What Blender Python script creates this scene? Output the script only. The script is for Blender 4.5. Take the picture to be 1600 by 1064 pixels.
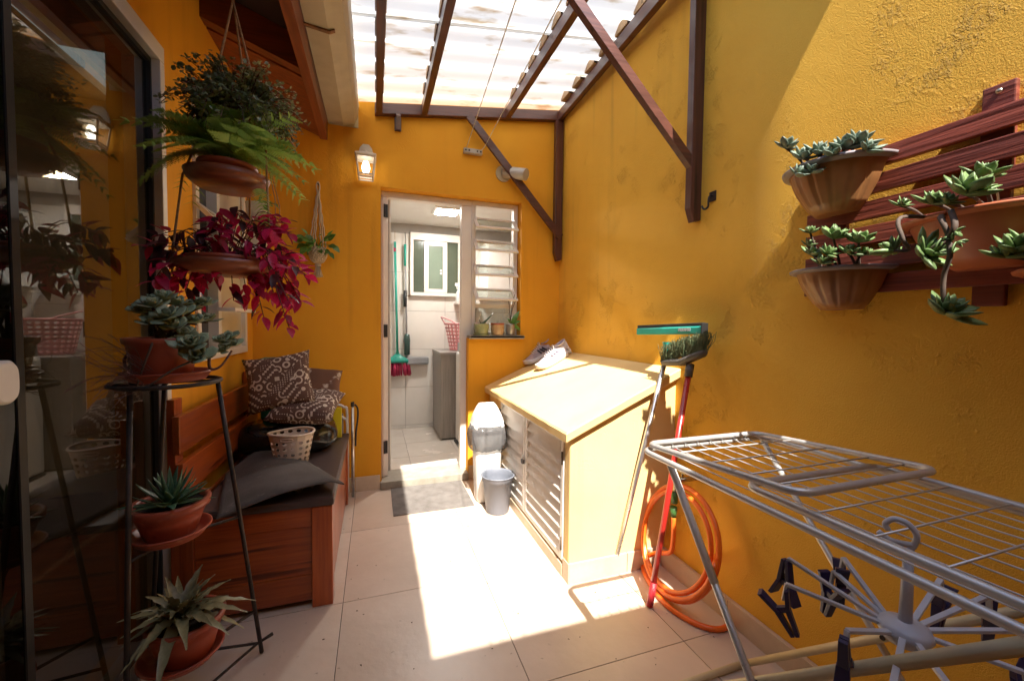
import bpy, bmesh, math, random
from mathutils import Vector, Matrix, noise
for _o in list(bpy.data.objects): bpy.data.objects.remove(_o, do_unlink=True)
random.seed(7)
S = bpy.context.scene
COL = S.collection
PI = math.pi
def rad(a): return math.radians(a)
V = Vector
# ------------------------------------------------------------------ camera
FPX, YAW, PITCH, ROLL, CAMH = 633.8, rad(18.63), rad(2.25), rad(0.61), 1.16
_F = V((math.sin(YAW)*math.cos(PITCH), math.cos(YAW)*math.cos(PITCH), -math.sin(PITCH)))
_R = V((math.cos(YAW), -math.sin(YAW), 0)); _U = _R.cross(_F)
_R2 = _R*math.cos(ROLL) + _U*math.sin(ROLL); _U2 = _R2.cross(_F)
CAM = V((0, 0, CAMH))
cd = bpy.data.cameras.new('camera'); cam = bpy.data.objects.new('camera', cd); COL.objects.link(cam)
cd.sensor_fit = 'HORIZONTAL'; cd.sensor_width = 36; cd.lens = FPX/1600*36; cd.clip_start = .02; cd.clip_end = 500
cam.matrix_world = Matrix(((_R2.x, _U2.x, -_F.x, 0), (_R2.y, _U2.y, -_F.y, 0), (_R2.z, _U2.z, -_F.z, CAMH), (0, 0, 0, 1)))
S.camera = cam
# ------------------------------------------------------------------ sky, sun, exposure
SUN = V((-.075, -.73, 1)).normalized()
w = bpy.data.worlds.new('World'); S.world = w; w.use_nodes = True
nt = w.node_tree; bg = nt.nodes['Background']; sky = nt.nodes.new('ShaderNodeTexSky')
sky.sky_type = 'NISHITA'; sky.sun_disc = False
sky.sun_elevation = math.asin(SUN.z); sky.sun_rotation = math.atan2(SUN.x, SUN.y)
nt.links.new(sky.outputs[0], bg.inputs[0]); bg.inputs[1].default_value = .15
sl = bpy.data.lights.new('sun', 'SUN'); sl.energy = 5; sl.angle = rad(.53); sl.color = (1, .95, .86)
so = bpy.data.objects.new('sun', sl); COL.objects.link(so); so.rotation_euler = SUN.to_track_quat('Z', 'Y').to_euler(); so.location = (0, -2, 6)
S.view_settings.view_transform = 'Standard'; S.view_settings.look = 'None'; S.view_settings.gamma = 1
S.view_settings.exposure = 1.65
S.render.engine = 'CYCLES'
try:
    S.cycles.max_bounces = 10; S.cycles.diffuse_bounces = 6; S.cycles.transparent_max_bounces = 16; S.cycles.caustics_reflective = False
except Exception: pass
# ------------------------------------------------------------------ pixels of the photograph to points on known planes
def ray(u, v):
    a, b = (u-800)/FPX, -(v-532)/FPX
    return _R2*a + _U2*b + _F
def onx(u, v, X): d = ray(u, v); return CAM + d*(X/d.x)
def ony(u, v, Y): d = ray(u, v); return CAM + d*(Y/d.y)
def onz(u, v, Z=0): d = ray(u, v); return CAM + d*((Z-CAMH)/d.z)
def onplane(u, v, p, n): d = ray(u, v); return CAM + d*((V(p)-CAM).dot(V(n))/d.dot(V(n)))
# ------------------------------------------------------------------ materials
MATS = {}
def nodes(name):
    m = bpy.data.materials.new(name); m.use_nodes = True; t = m.node_tree
    return m, t, t.nodes['Principled BSDF'], t.nodes, t.links
def mat(name, c1, c2=None, scale=6, rough=.5, metal=0, bump=0, bscale=150, stretch=None, detail=4, rnd=0, spec=.5, coat=0, trl=0, c3=None, spot=0, sspot=20, sheen=0, rvar=.1):
    if name in MATS: return MATS[name]
    m, t, b, N, L = nodes(name)
    tc = N.new('ShaderNodeTexCoord'); src = tc.outputs['Object']
    if stretch:
        mp = N.new('ShaderNodeMapping'); mp.inputs['Scale'].default_value = stretch; L.new(src, mp.inputs[0]); src = mp.outputs[0]
    oi = N.new('ShaderNodeObjectInfo')
    add = N.new('ShaderNodeVectorMath'); add.operation = 'ADD'; L.new(src, add.inputs[0])
    sc = N.new('ShaderNodeVectorMath'); sc.operation = 'SCALE'; sc.inputs[0].default_value = (7, 13, 5); L.new(oi.outputs['Random'], sc.inputs['Scale']); L.new(sc.outputs[0], add.inputs[1]); src = add.outputs[0]
    nz = N.new('ShaderNodeTexNoise'); nz.inputs['Scale'].default_value = scale; nz.inputs['Detail'].default_value = detail; nz.inputs['Roughness'].default_value = .6; L.new(src, nz.inputs[0])
    rp = N.new('ShaderNodeValToRGB'); rp.color_ramp.elements[0].position = .3; rp.color_ramp.elements[1].position = .7
    c2 = c2 or tuple(x*.8 for x in c1)
    rp.color_ramp.elements[0].color = (*c2, 1); rp.color_ramp.elements[1].color = (*c1, 1); L.new(nz.outputs[0], rp.inputs[0])
    col = rp.outputs[0]
    if c3:
        n3 = N.new('ShaderNodeTexNoise'); n3.inputs['Scale'].default_value = sspot; n3.inputs['Detail'].default_value = 5; L.new(src, n3.inputs[0])
        r3 = N.new('ShaderNodeValToRGB'); r3.color_ramp.elements[0].position = spot; r3.color_ramp.elements[1].position = spot+.08; L.new(n3.outputs[0], r3.inputs[0])
        mx = N.new('ShaderNodeMix'); mx.data_type = 'RGBA'; L.new(r3.outputs[0], mx.inputs[0]); L.new(col, mx.inputs[6]); mx.inputs[7].default_value = (*c3, 1); col = mx.outputs[2]
    if rnd:
        hs = N.new('ShaderNodeHueSaturation'); ml = N.new('ShaderNodeMath'); ml.operation = 'MULTIPLY_ADD'; L.new(oi.outputs['Random'], ml.inputs[0]); ml.inputs[1].default_value = rnd*2; ml.inputs[2].default_value = 1-rnd
        L.new(ml.outputs[0], hs.inputs['Value']); L.new(col, hs.inputs['Color']); col = hs.outputs[0]
    L.new(col, b.inputs['Base Color'])
    rr = N.new('ShaderNodeMath'); rr.operation = 'MULTIPLY_ADD'; L.new(nz.outputs[0], rr.inputs[0]); rr.inputs[1].default_value = rvar*2; rr.inputs[2].default_value = max(.02, rough-rvar); L.new(rr.outputs[0], b.inputs['Roughness'])
    b.inputs['Metallic'].default_value = metal; b.inputs['Specular IOR Level'].default_value = spec
    b.inputs['Coat Weight'].default_value = coat
    if sheen: b.inputs['Sheen Weight'].default_value = sheen
    if bump:
        nb = N.new('ShaderNodeTexNoise'); nb.inputs['Scale'].default_value = bscale; nb.inputs['Detail'].default_value = 3; L.new(src, nb.inputs[0])
        bm = N.new('ShaderNodeBump'); bm.inputs['Strength'].default_value = bump; bm.inputs['Distance'].default_value = .004; L.new(nb.outputs[0], bm.inputs['Height']); L.new(bm.outputs[0], b.inputs['Normal'])
    if trl:
        tr = N.new('ShaderNodeBsdfTranslucent'); L.new(col, tr.inputs[0]); ms = N.new('ShaderNodeMixShader'); ms.inputs[0].default_value = trl
        L.new(b.outputs[0], ms.inputs[1]); L.new(tr.outputs[0], ms.inputs[2]); L.new(ms.outputs[0], N['Material Output'].inputs[0])
    MATS[name] = m
    return m
def plaster(name, c1, c2, worm, wscale=7, grain=.5):
    """painted render: fine sand grain everywhere, patches of swirled trowel marks, faint dirt and hairline cracks"""
    m, t, b, N, L = nodes(name)
    g = N.new('ShaderNodeNewGeometry'); P = g.outputs['Position']
    def nz(s, d=4, dist=0, r=.55):
        n = N.new('ShaderNodeTexNoise'); n.inputs['Scale'].default_value = s; n.inputs['Detail'].default_value = d; n.inputs['Distortion'].default_value = dist; n.inputs['Roughness'].default_value = r; L.new(P, n.inputs[0]); return n.outputs[0]
    def ramp(src, a, bb):
        r = N.new('ShaderNodeMapRange'); L.new(src, r.inputs[0]); r.inputs[1].default_value = a; r.inputs[2].default_value = bb; r.clamp = True; return r.outputs[0]
    def ma(op, a, bb):
        n = N.new('ShaderNodeMath'); n.operation = op
        for i, x in enumerate((a, bb)):
            if isinstance(x, (int, float)): n.inputs[i].default_value = x
            else: L.new(x, n.inputs[i])
        return n.outputs[0]
    mixf = ramp(nz(1.6, 6), .3, .72)
    mpd = N.new('ShaderNodeMapping'); mpd.inputs['Scale'].default_value = (16, 16, .9); L.new(P, mpd.inputs[0]); drn = N.new('ShaderNodeTexNoise'); drn.inputs['Scale'].default_value = 1; drn.inputs['Detail'].default_value = 5; L.new(mpd.outputs[0], drn.inputs[0]); drip = ma('MULTIPLY', ramp(drn.outputs[0], .52, .75), ramp(nz(1.1, 3), .42, .62))
    mx = N.new('ShaderNodeMix'); mx.data_type = 'RGBA'; L.new(mixf, mx.inputs[0]); mx.inputs[6].default_value = (*c1, 1); mx.inputs[7].default_value = (*c2, 1)
    sp = ramp(nz(38, 6, 0, .7), .70, .76)
    mx2 = N.new('ShaderNodeMix'); mx2.data_type = 'RGBA'; L.new(ma('MAXIMUM', ma('MULTIPLY', sp, .45), ma('MULTIPLY', drip, .42)), mx2.inputs[0]); L.new(mx.outputs[2], mx2.inputs[6]); mx2.inputs[7].default_value = (c1[0]*.55, c1[1]*.5, c1[2]*.6, 1)
    L.new(mx2.outputs[2], b.inputs['Base Color']); b.inputs['Roughness'].default_value = .78; b.inputs['Specular IOR Level'].default_value = .3
    grainh = ma('MULTIPLY', nz(230, 4, 0, .65), .26*grain)
    mask = ma('MULTIPLY', ramp(nz(2.3, 3, .6), .52, .60), ramp(nz(8, 4, .8), .46, .56))
    wv = nz(wscale*13, 4, .15, .65)
    wh = ma('MULTIPLY', ma('MULTIPLY', ramp(wv, .48, .60), mask), worm)
    lump = ma('MULTIPLY', nz(14, 3, .5), .5*worm+.12)
    vo = N.new('ShaderNodeTexVoronoi'); vo.feature = 'DISTANCE_TO_EDGE'; vo.inputs['Scale'].default_value = .8
    wp = N.new('ShaderNodeVectorMath'); wp.operation = 'ADD'; L.new(P, wp.inputs[0])
    nn = N.new('ShaderNodeTexNoise'); nn.inputs['Scale'].default_value = 4; L.new(P, nn.inputs[0]); L.new(nn.outputs[1], wp.inputs[1]); L.new(wp.outputs[0], vo.inputs[0])
    crack = ma('MULTIPLY', ramp(vo.outputs['Distance'], 0, .004), .10*worm)
    h = ma('ADD', ma('ADD', grainh, wh), ma('ADD', lump, crack))
    bm = N.new('ShaderNodeBump'); bm.inputs['Strength'].default_value = 1; bm.inputs['Distance'].default_value = .006; L.new(h, bm.inputs['Height']); L.new(bm.outputs[0], b.inputs['Normal'])
    MATS[name] = m
    return m
def wood(name, c1, c2, axis='y', rough=.4, coat=.2, fine=1.0, bump=.25):
    st = {'x': (1.2, 26, 26), 'y': (26, 1.2, 26), 'z': (26, 26, 1.2)}[axis]
    return mat(name, c1, c2, scale=2.4*fine, stretch=st, rough=rough, coat=coat, bump=bump, bscale=3.5, detail=6, rnd=.22, c3=tuple(x*.45 for x in c2), spot=.64, sspot=1.1)
def emission(name, col, st):
    m = bpy.data.materials.new(name); m.use_nodes = True; N = m.node_tree.nodes; N.remove(N['Principled BSDF'])
    e = N.new('ShaderNodeEmission'); e.inputs[0].default_value = (*col, 1); e.inputs[1].default_value = st; m.node_tree.links.new(e.outputs[0], N['Material Output'].inputs[0]); MATS[name] = m; return m
def glass(name, tint, refl=1.0, rough=.0):
    """thin pane: tinted see-through plus mirror reflection that grows towards grazing"""
    m = bpy.data.materials.new(name); m.use_nodes = True; N = m.node_tree.nodes; L = m.node_tree.links; N.remove(N['Principled BSDF'])
    lw_ = N.new('ShaderNodeLayerWeight'); lw_.inputs[0].default_value = .5; pw_ = N.new('ShaderNodeMath'); pw_.operation = 'POWER'; L.new(lw_.outputs['Facing'], pw_.inputs[0]); pw_.inputs[1].default_value = 4.0
    k = N.new('ShaderNodeMath'); k.operation = 'MULTIPLY_ADD'; k.inputs[1].default_value = .96*refl; k.inputs[2].default_value = .045*refl; k.use_clamp = True; L.new(pw_.outputs[0], k.inputs[0])
    tr = N.new('ShaderNodeBsdfTransparent'); tr.inputs[0].default_value = (*tint, 1); gl = N.new('ShaderNodeBsdfGlossy'); gl.inputs['Roughness'].default_value = rough
    ms = N.new('ShaderNodeMixShader'); L.new(k.outputs[0], ms.inputs[0]); L.new(tr.outputs[0], ms.inputs[1]); L.new(gl.outputs[0], ms.inputs[2]); L.new(ms.outputs[0], N['Material Output'].inputs[0]); MATS[name] = m; return m
# ------------------------------------------------------------------ mesh building
ORG = {}
def spline(pts, k=6, closed=False):
    pts = [V(p) for p in pts]; n = len(pts); out = []
    rng = range(n) if closed else range(n-1)
    for i in rng:
        if closed: p0, p1, p2, p3 = pts[i-1], pts[i], pts[(i+1) % n], pts[(i+2) % n]
        else: p0, p1, p2, p3 = pts[max(i-1, 0)], pts[i], pts[i+1], pts[min(i+2, n-1)]
        for j in range(k):
            t = j/k
            out.append(.5*((2*p1)+(p2-p0)*t+(2*p0-5*p1+4*p2-p3)*t*t+(3*p1-p0-3*p2+p3)*t**3))
    if not closed: out.append(pts[-1])
    return out
def frm(d, up=V((0, 0, 1))):
    x = V(d).normalized(); z = V(up) - V(up).dot(x)*x
    if z.length < 1e-5: z = V((1, 0, 0)) - x.x*x
    if z.length < 1e-5: z = V((0, 1, 0))
    z.normalize(); y = z.cross(x)
    return Matrix(((x.x, y.x, z.x), (x.y, y.y, z.y), (x.z, y.z, z.z)))
def xf(d, up, loc, s=1.0, sy=None, sz=None):
    m = frm(d, up).to_4x4(); m.translation = V(loc)
    return m @ Matrix.Diagonal((s, sy or s, sz or s, 1))
class MB:
    def __init__(s): s.v = []; s.f = []; s.sm = []
    def add(s, vs, fs, smooth=False):
        o = len(s.v); s.v += [V(p) for p in vs]; s.f += [tuple(i+o for i in f) for f in fs]; s.sm += [smooth]*len(fs); return s
    def box(s, lo, hi):
        x0, y0, z0 = lo; x1, y1, z1 = hi
        return s.add([(x0, y0, z0), (x1, y0, z0), (x1, y1, z0), (x0, y1, z0), (x0, y0, z1), (x1, y0, z1), (x1, y1, z1), (x0, y1, z1)],
                     [(0, 3, 2, 1), (4, 5, 6, 7), (0, 1, 5, 4), (1, 2, 6, 5), (2, 3, 7, 6), (3, 0, 4, 7)])
    def hexa(s, p):   # 8 corners, bottom ring then top ring
        return s.add(p, [(0, 3, 2, 1), (4, 5, 6, 7), (0, 1, 5, 4), (1, 2, 6, 5), (2, 3, 7, 6), (3, 0, 4, 7)])
    def bar(s, p, q, wd, ht, up=(0, 0, 1)):
        p, q = V(p), V(q); m = frm(q-p, up); y, z = m.col[1]*wd/2, m.col[2]*ht/2
        return s.hexa([p-y-z, q-y-z, q+y-z, p+y-z, p-y+z, q-y+z, q+y+z, p+y+z])
    def tube(s, pts, r, n=8, closed=False, cap=True):
        pts = [V(p) for p in pts]; N = len(pts); o = len(s.v)
        rs = r if isinstance(r, (list, tuple)) else [r]*N
        up = V((0, 0, 1)); d = pts[1]-pts[0]
        if abs(d.normalized().z) > .9: up = V((1, 0, 0))
        for i in range(N):
            if closed: d = pts[(i+1) % N]-pts[i-1]
            else: d = pts[min(i+1, N-1)]-pts[max(i-1, 0)]
            if d.length < 1e-9: d = V((0, 0, 1))
            m = frm(d, up); up = m.col[2].copy()
            for k in range(n):
                a = 2*PI*k/n; s.v.append(pts[i]+(m.col[1]*math.cos(a)+m.col[2]*math.sin(a))*rs[i])
        M = N if closed else N-1
        for i in range(M):
            for k in range(n):
                a, b = o+i*n+k, o+i*n+(k+1) % n; j = (i+1) % N; c, e = o+j*n+(k+1) % n, o+j*n+k
                s.f.append((a, b, c, e)); s.sm.append(True)
        if cap and not closed:
            s.f.append(tuple(o+k for k in range(n))[::-1]); s.sm.append(False)
            s.f.append(tuple(o+(N-1)*n+k for k in range(n))); s.sm.append(False)
        return s
    def lathe(s, prof, c=(0, 0, 0), n=24, M=None, sx=1, sy=1, smooth=True, rib=0, ribn=0, ang=(0, 2*PI)):
        o = len(s.v); c = V(c); full = abs(ang[1]-ang[0]-2*PI) < 1e-6; cols = n if full else n+1
        for r, z in prof:
            for k in range(cols):
                a = ang[0]+(ang[1]-ang[0])*k/n; rr = r*(1+rib*math.cos(ribn*a)) if rib else r
                p = V((rr*math.cos(a)*sx, rr*math.sin(a)*sy, z)); s.v.append((M @ p if M else p)+c)
        for i in range(len(prof)-1):
            for k in range(n):
                k2 = (k+1) % cols
                s.f.append((o+i*cols+k, o+i*cols+k2, o+(i+1)*cols+k2, o+(i+1)*cols+k)); s.sm.append(smooth)
        return s
    def disc(s, c, r, n=24, sx=1, sy=1):
        o = len(s.v); c = V(c)
        for k in range(n): s.v.append(c+V((r*sx*math.cos(2*PI*k/n), r*sy*math.sin(2*PI*k/n), 0)))
        s.f.append(tuple(o+k for k in range(n))); s.sm.append(False); return s
    def grid(s, fn, nu, nv, smooth=True):
        o = len(s.v)
        for i in range(nu+1):
            for j in range(nv+1): s.v.append(V(fn(i/nu, j/nv)))
        for i in range(nu):
            for j in range(nv):
                a = o+i*(nv+1)+j; s.f.append((a, a+nv+1, a+nv+2, a+1)); s.sm.append(smooth)
        return s
    def perf(s, fn, nu, nv, hole=.33, skip=None):
        for i in range(nu):
            for j in range(nv):
                o = len(s.v); ring = [(0, 0), (.5, 0), (1, 0), (1, .5), (1, 1), (.5, 1), (0, 1), (0, .5)]
                for a, b in ring: s.v.append(V(fn((i+a)/nu, (j+b)/nv)))
                if skip and skip(i, j): s.f.append(tuple(range(o, o+8))); s.sm.append(True); continue
                for k in range(8):
                    an = PI*1.25+k*PI/4; s.v.append(V(fn((i+.5+hole*math.cos(an))/nu, (j+.5+hole*math.sin(an))/nv)))
                for k in range(8): s.f.append((o+k, o+(k+1) % 8, o+8+(k+1) % 8, o+8+k)); s.sm.append(True)
        return s
    def cells(s, us, vs, skip, fn, depth):
        """slab with openings: us/vs grid lines, skip(i,j) is open; fn(u,v,d) maps to space"""
        nu, nv = len(us)-1, len(vs)-1; solid = lambda i, j: 0 <= i < nu and 0 <= j < nv and not skip(i, j)
        idx = {}
        def vt(i, j, k):
            if (i, j, k) not in idx: idx[(i, j, k)] = len(s.v); s.v.append(V(fn(us[i], vs[j], depth*k)))
            return idx[(i, j, k)]
        def q(*a): s.f.append(tuple(vt(*x) for x in a)); s.sm.append(False)
        for i in range(nu):
            for j in range(nv):
                if not solid(i, j): continue
                q((i, j, 0), (i+1, j, 0), (i+1, j+1, 0), (i, j+1, 0)); q((i, j, 1), (i, j+1, 1), (i+1, j+1, 1), (i+1, j, 1))
                if not solid(i-1, j): q((i, j, 0), (i, j+1, 0), (i, j+1, 1), (i, j, 1))
                if not solid(i+1, j): q((i+1, j, 0), (i+1, j, 1), (i+1, j+1, 1), (i+1, j+1, 0))
                if not solid(i, j-1): q((i, j, 0), (i, j, 1), (i+1, j, 1), (i+1, j, 0))
                if not solid(i, j+1): q((i, j+1, 0), (i+1, j+1, 0), (i+1, j+1, 1), (i, j+1, 1))
        return s
    def mesh(s, name, m, bevel=0, fix=True, O=None):
        me = bpy.data.meshes.new(name)
        O = O if O is not None else V((0, 0, 0))
        me.from_pydata([tuple(p-O) for p in s.v], [], s.f)
        me.polygons.foreach_set('use_smooth', s.sm)
        if bevel or fix:
            bm = bmesh.new(); bm.from_mesh(me)
            if bevel:
                bmesh.ops.remove_doubles(bm, verts=bm.verts, dist=1e-6)
                es = [e for e in bm.edges if len(e.link_faces) == 2 and e.calc_face_angle(0) > .6]
                bmesh.ops.bevel(bm, geom=es, offset=bevel, segments=2, profile=.6, affect='EDGES', clamp_overlap=True)
            bmesh.ops.recalc_face_normals(bm, faces=bm.faces); bm.to_mesh(me); bm.free()
        me.materials.append(m); return me
    def build(s, name, m, parent=None, bevel=0, fix=True):
        xs = [p.x for p in s.v]; ys = [p.y for p in s.v]; zs = [p.z for p in s.v]
        O = V(((min(xs)+max(xs))/2, (min(ys)+max(ys))/2, min(zs)))
        return link(name, s.mesh(name, m, bevel, fix, O), parent, O)
def link(name, me, parent, O, M=None):
    o = bpy.data.objects.new(name, me); COL.objects.link(o); ORG[o] = V(O)
    po = ORG[parent] if parent is not None else V((0, 0, 0))
    if parent is not None: o.parent = parent
    if M is not None:
        m = M.copy(); m.translation = M.translation - po; o.matrix_basis = m
    else: o.location = V(O) - po
    return o
def place(name, me, M, parent=None): return link(name, me, parent, M.translation, M)
def thing(name, label, cat, loc, group=None):
    o = bpy.data.objects.new(name, None); COL.objects.link(o); o.location = loc; o.empty_display_size = .05; ORG[o] = V(loc)
    return tag(o, label, cat, group)
def tag(o, label, cat, group=None):
    o['label'] = label; o['category'] = cat
    if group: o['group'] = group
    return o
def struct(o): o['kind'] = 'structure'; return o
def stuff(o): o['kind'] = 'stuff'; return o
# ------------------------------------------------------------------ palette
XL, XR, YB = -.735, 1.33, 2.95
M_yel = plaster('yellow_paint', (.76, .36, .022), (.68, .295, .014), .10)
M_yelR = plaster('yellow_render_rough', (.84, .475, .055), (.76, .395, .036), .6, 6, 1.8)
M_yelbox = plaster('yellow_paint_sunpale', (.78, .58, .27), (.72, .50, .20), .06)  # same wall paint, with the sun's bleaching put into its colour
M_tile = mat('beige_tile', (.66, .535, .43), (.52, .405, .31), scale=2.2, rough=.36, bump=.3, bscale=28, c3=(.36, .27, .2), spot=.70, sspot=34, rnd=.06)
M_tile2 = mat('tile_skirting', (.62, .49, .35), (.50, .38, .26), scale=9, rough=.4, rnd=.05, c3=(.25, .18, .12), spot=.70, sspot=18)
M_grout = mat('grout', (.20, .15, .11), (.12, .085, .06), scale=20, rough=.9)
M_white = mat('white_paint', (.78, .76, .72), (.70, .67, .62), scale=9, rough=.35)
M_alu = mat('aluminium', (.72, .72, .72), (.55, .55, .55), scale=30, rough=.32, metal=1)
M_steel = mat('steel_tube', (.62, .61, .59), (.50, .48, .46), scale=14, rough=.42, metal=.55, c3=(.2, .13, .08), spot=.69, sspot=38)
M_black = mat('black_rubber', (.012, .012, .012), (.02, .02, .02), rough=.5)
M_iron = mat('black_iron', (.03, .026, .024), (.06, .04, .03), scale=40, rough=.55, metal=.6, bump=.3, bscale=120)
M_stone = mat('grey_stone', (.36, .33, .27), (.25, .22, .17), scale=14, rough=.55, bump=.15)
M_beam = {a: wood('dark_beam_'+a, (.115, .036, .022), (.05, .016, .011), a, .42, .25) for a in 'xyz'}
M_red = {a: wood('red_board_'+a, (.24, .06, .022), (.11, .025, .011), a, .45, .2) for a in 'xyz'}
M_bench = {a: wood('bench_wood_'+a, (.42, .09, .014), (.23, .038, .007), a, .32, .35) for a in 'xyz'}
M_panel = wood('slat_wood', (.30, .062, .032), (.11, .019, .012), 'y', .55, .05, 1.3, .6)
M_terra = mat('terracotta_plastic', (.36, .075, .035), (.29, .055, .026), scale=8, rough=.42, rnd=.08, c3=(.46, .17, .10), spot=.62, sspot=14)
M_dirt = mat('soil', (.05, .03, .018), (.02, .012, .008), scale=60, rough=.95, bump=1, bscale=90)
M_rope = mat('jute_rope', (.42, .26, .12), (.25, .14, .06), scale=90, rough=.9, bump=.6, bscale=300)
M_cream = mat('cream_metal', (.60, .52, .33), (.48, .40, .24), scale=7, rough=.5, c3=(.2, .12, .06), spot=.72, sspot=22)
# ------------------------------------------------------------------ ground and floor
struct(MB().box((-40, -40, -.4), (40, 40, -.12)).build('ground', mat('bare_earth', (.2, .16, .11), (.13, .1, .07), scale=1, rough=.95)))
floor = struct(MB().box((XL-.1, -1.3, -.11), (XR+.02, YB+.02, -.004)).build('floor', M_grout))
def tiles(parent, x0, x1, y0, y1, ox, oy, p, z, m, gap=.0028, th=.01):
    i0, i1 = math.floor((x0-ox)/p), math.ceil((x1-ox)/p); j0, j1 = math.floor((y0-oy)/p), math.ceil((y1-oy)/p); cache = {}
    for i in range(i0, i1):
        for j in range(j0, j1):
            a, b = max(x0, ox+i*p), min(x1, ox+(i+1)*p); c, d = max(y0, oy+j*p), min(y1, oy+(j+1)*p)
            if b-a < .03 or d-c < .03: continue
            key = (round(b-a, 3), round(d-c, 3)); cx, cy = (a+b)/2, (c+d)/2
            if key not in cache:
                h, k = (b-a)/2-gap/2, (d-c)/2-gap/2
                cache[key] = MB().box((-h, -k, 0), (h, k, th)).mesh('floor_tile', m, .0012)
            o = link('floor_tile', cache[key], parent, (cx, cy, z-th+random.uniform(-.0004, .0004)))
tiles(floor, XL-.09, XR, -1.25, YB, -.130, 1.775, .6035, 0, M_tile)
# ------------------------------------------------------------------ walls
def skirt(parent, p, q, h=.09, th=.011, n=None, ln=.6):
    p, q = V(p), V(q); L = (q-p).length; d = (q-p).normalized(); nn = V(n); k = 0.0
    while k < L-.01:
        e = min(L, k+ln); a, b = p+d*(k+.0015), p+d*(e-.0015)
        MB().hexa([a, b, b+nn*th, a+nn*th, a+V((0, 0, h)), b+V((0, 0, h)), b+nn*th+V((0, 0, h)), a+nn*th+V((0, 0, h))]).build('skirting_tile', M_tile2, parent, .0015); k = e
wb = thing('plastered_wall', 'yellow plastered wall pierced by laundry doorway and louvre window', 'wall', (0, YB, 0))
us = [XL-.2, .038, .655, 1.062, XR+.15]; vs = [-.11, 0, 1.055, 2.09, 3.0]
MB().cells(us, vs, lambda i, j: (i == 1 and j in (1, 2)) or (i == 2 and j == 2), lambda u, v, d: (u, YB+d, v), .2).build('wall_face', M_yel, wb)
skirt(wb, (XL+.0, YB-.0005, .0), (.03, YB-.0005, .0), .1, .011, (0, -1, 0))
skirt(wb, (.66, YB-.0005, .0), (.82, YB-.0005, .0), .1, .011, (0, -1, 0))
MB().bar((.655, YB-.035, 1.062), (1.075, YB-.035, 1.062), .02, .022).build('drip_edge', M_stone, wb)
wr = thing('plastered_wall', 'long rough yellow rendered wall carrying the slatted plant panel and hose tap', 'wall', (XR, 1, 0))
def xw(y, z=1.5):   # the old wall is not true: it swells towards the yard beside the plant panel and falls away towards the laundry
    t = min(1, max(0, (y-1.0)/.6)); f = .054*t*t*(3-2*t)*1.0
    return XR+f*min(1, max(0, (z-.05)/.3))
MB().grid(lambda u, v: (xw(-1.3+(YB-.001+1.3)*u, -.11+3.06*v), -1.3+(YB-.001+1.3)*u, -.11+3.06*v), 120, 80).build('wall_face', M_yelR, wr, fix=False)
MB().box((XR+.16, -1.5, -.11), (XR+.3, YB-.001, 2.951)).build('wall_core', M_yelR, wr)
skirt(wr, (XR-.0005, -1.2, 0), (XR-.0005, 1.60, 0), .09, .018, (-1, 0, 0))
wl = thing('plastered_wall', 'yellow plastered wall behind the bench with a white window', 'wall', (XL, 2.4, 0))
us = [-1.2, 1.84, 2.09, 2.80, YB-.001]; vs = [-.11, 0, .98, 2.09, 2.145, 2.66]
MB().cells(us, vs, lambda i, j: (i == 0 and 1 <= j <= 3) or (i == 2 and j == 2), lambda u, v, d: (XL-d, u, v), .16).build('wall_face', M_yel, wl)
skirt(wl, (XL+.0005, 1.9, 0), (XL+.0005, YB-.02, 0), .1, .011, (1, 0, 0))
we = thing('plastered_wall', 'yellow house wall with a boarded eave closing the yard opposite the laundry door', 'wall', (.3, -1.3, 0))
MB().box((XL-.2, -1.5, -.11), (XR-.001, -1.3, 3.0)).build('wall_face', M_yel, we)
MB().hexa([(XL-.2, -1.3, 2.80), (XR-.001, -1.3, 2.80), (XR-.001, -.62, 2.66), (XL-.2, -.62, 2.66), (XL-.2, -1.3, 2.90), (XR-.001, -1.3, 2.90), (XR-.001, -.62, 2.74), (XL-.2, -.62, 2.74)]).build('eave', M_red['x'], we)
cp = thing('wall_sunshade', 'unseen added clay tile coping along the top of the long rough yellow wall', 'sunshade', (XR, 1, 2.75))  # unseen overhang, added to keep sun off the farther part of this wall
for k in range(4):
    y0, y1 = .43+k*.245, .43+k*.245+.242
    MB().hexa([(1.16, y0, 2.74), (XR+.16, y0, 2.96), (XR+.16, y1, 2.96), (1.16, y1, 2.74), (1.16, y0, 2.757), (XR+.16, y0, 2.977), (XR+.16, y1, 2.977), (1.16, y1, 2.757)]).build('sunshade_tile', M_terra, cp)
# ------------------------------------------------------------------ house eave and gutter over the bench
def dz(x): return 2.352+.36*(-.335-x)
ev = thing('house_eave', 'dark red boarded roof eave above the hanging plants', 'eave', (-.5, 1.5, 2.35))
MB().bar((-.315, -1.2, 2.45), (-.315, YB-.001, 2.45), .045, .20).build('fascia_board', M_red['y'], ev, .003)
def slab(y0, y1, lift, th, nm, m):
    MB().hexa([(XL-.9, y0, dz(XL-.9)+lift), (-.34, y0, dz(-.34)+lift), (-.34, y1, dz(-.34)+lift), (XL-.9, y1, dz(XL-.9)+lift),
               (XL-.9, y0, dz(XL-.9)+lift+th), (-.34, y0, dz(-.34)+lift+th), (-.34, y1, dz(-.34)+lift+th), (XL-.9, y1, dz(XL-.9)+lift+th)]).build(nm, m, ev)
slab(2.28, YB-.002, .012, .03, 'soffit_board', M_red['x'])
slab(-1.2, YB-.002, .16, .05, 'roof_deck', mat('unlit_deck', (.035, .014, .009), (.02, .009, .006), rough=.8))  # near-black colour stands in for the unlit roof cavity
for y in (-.6, .1, .8, 1.5, 2.2): slab(y, y+.06, .012, .147, 'rafter', M_red['x'])
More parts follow.
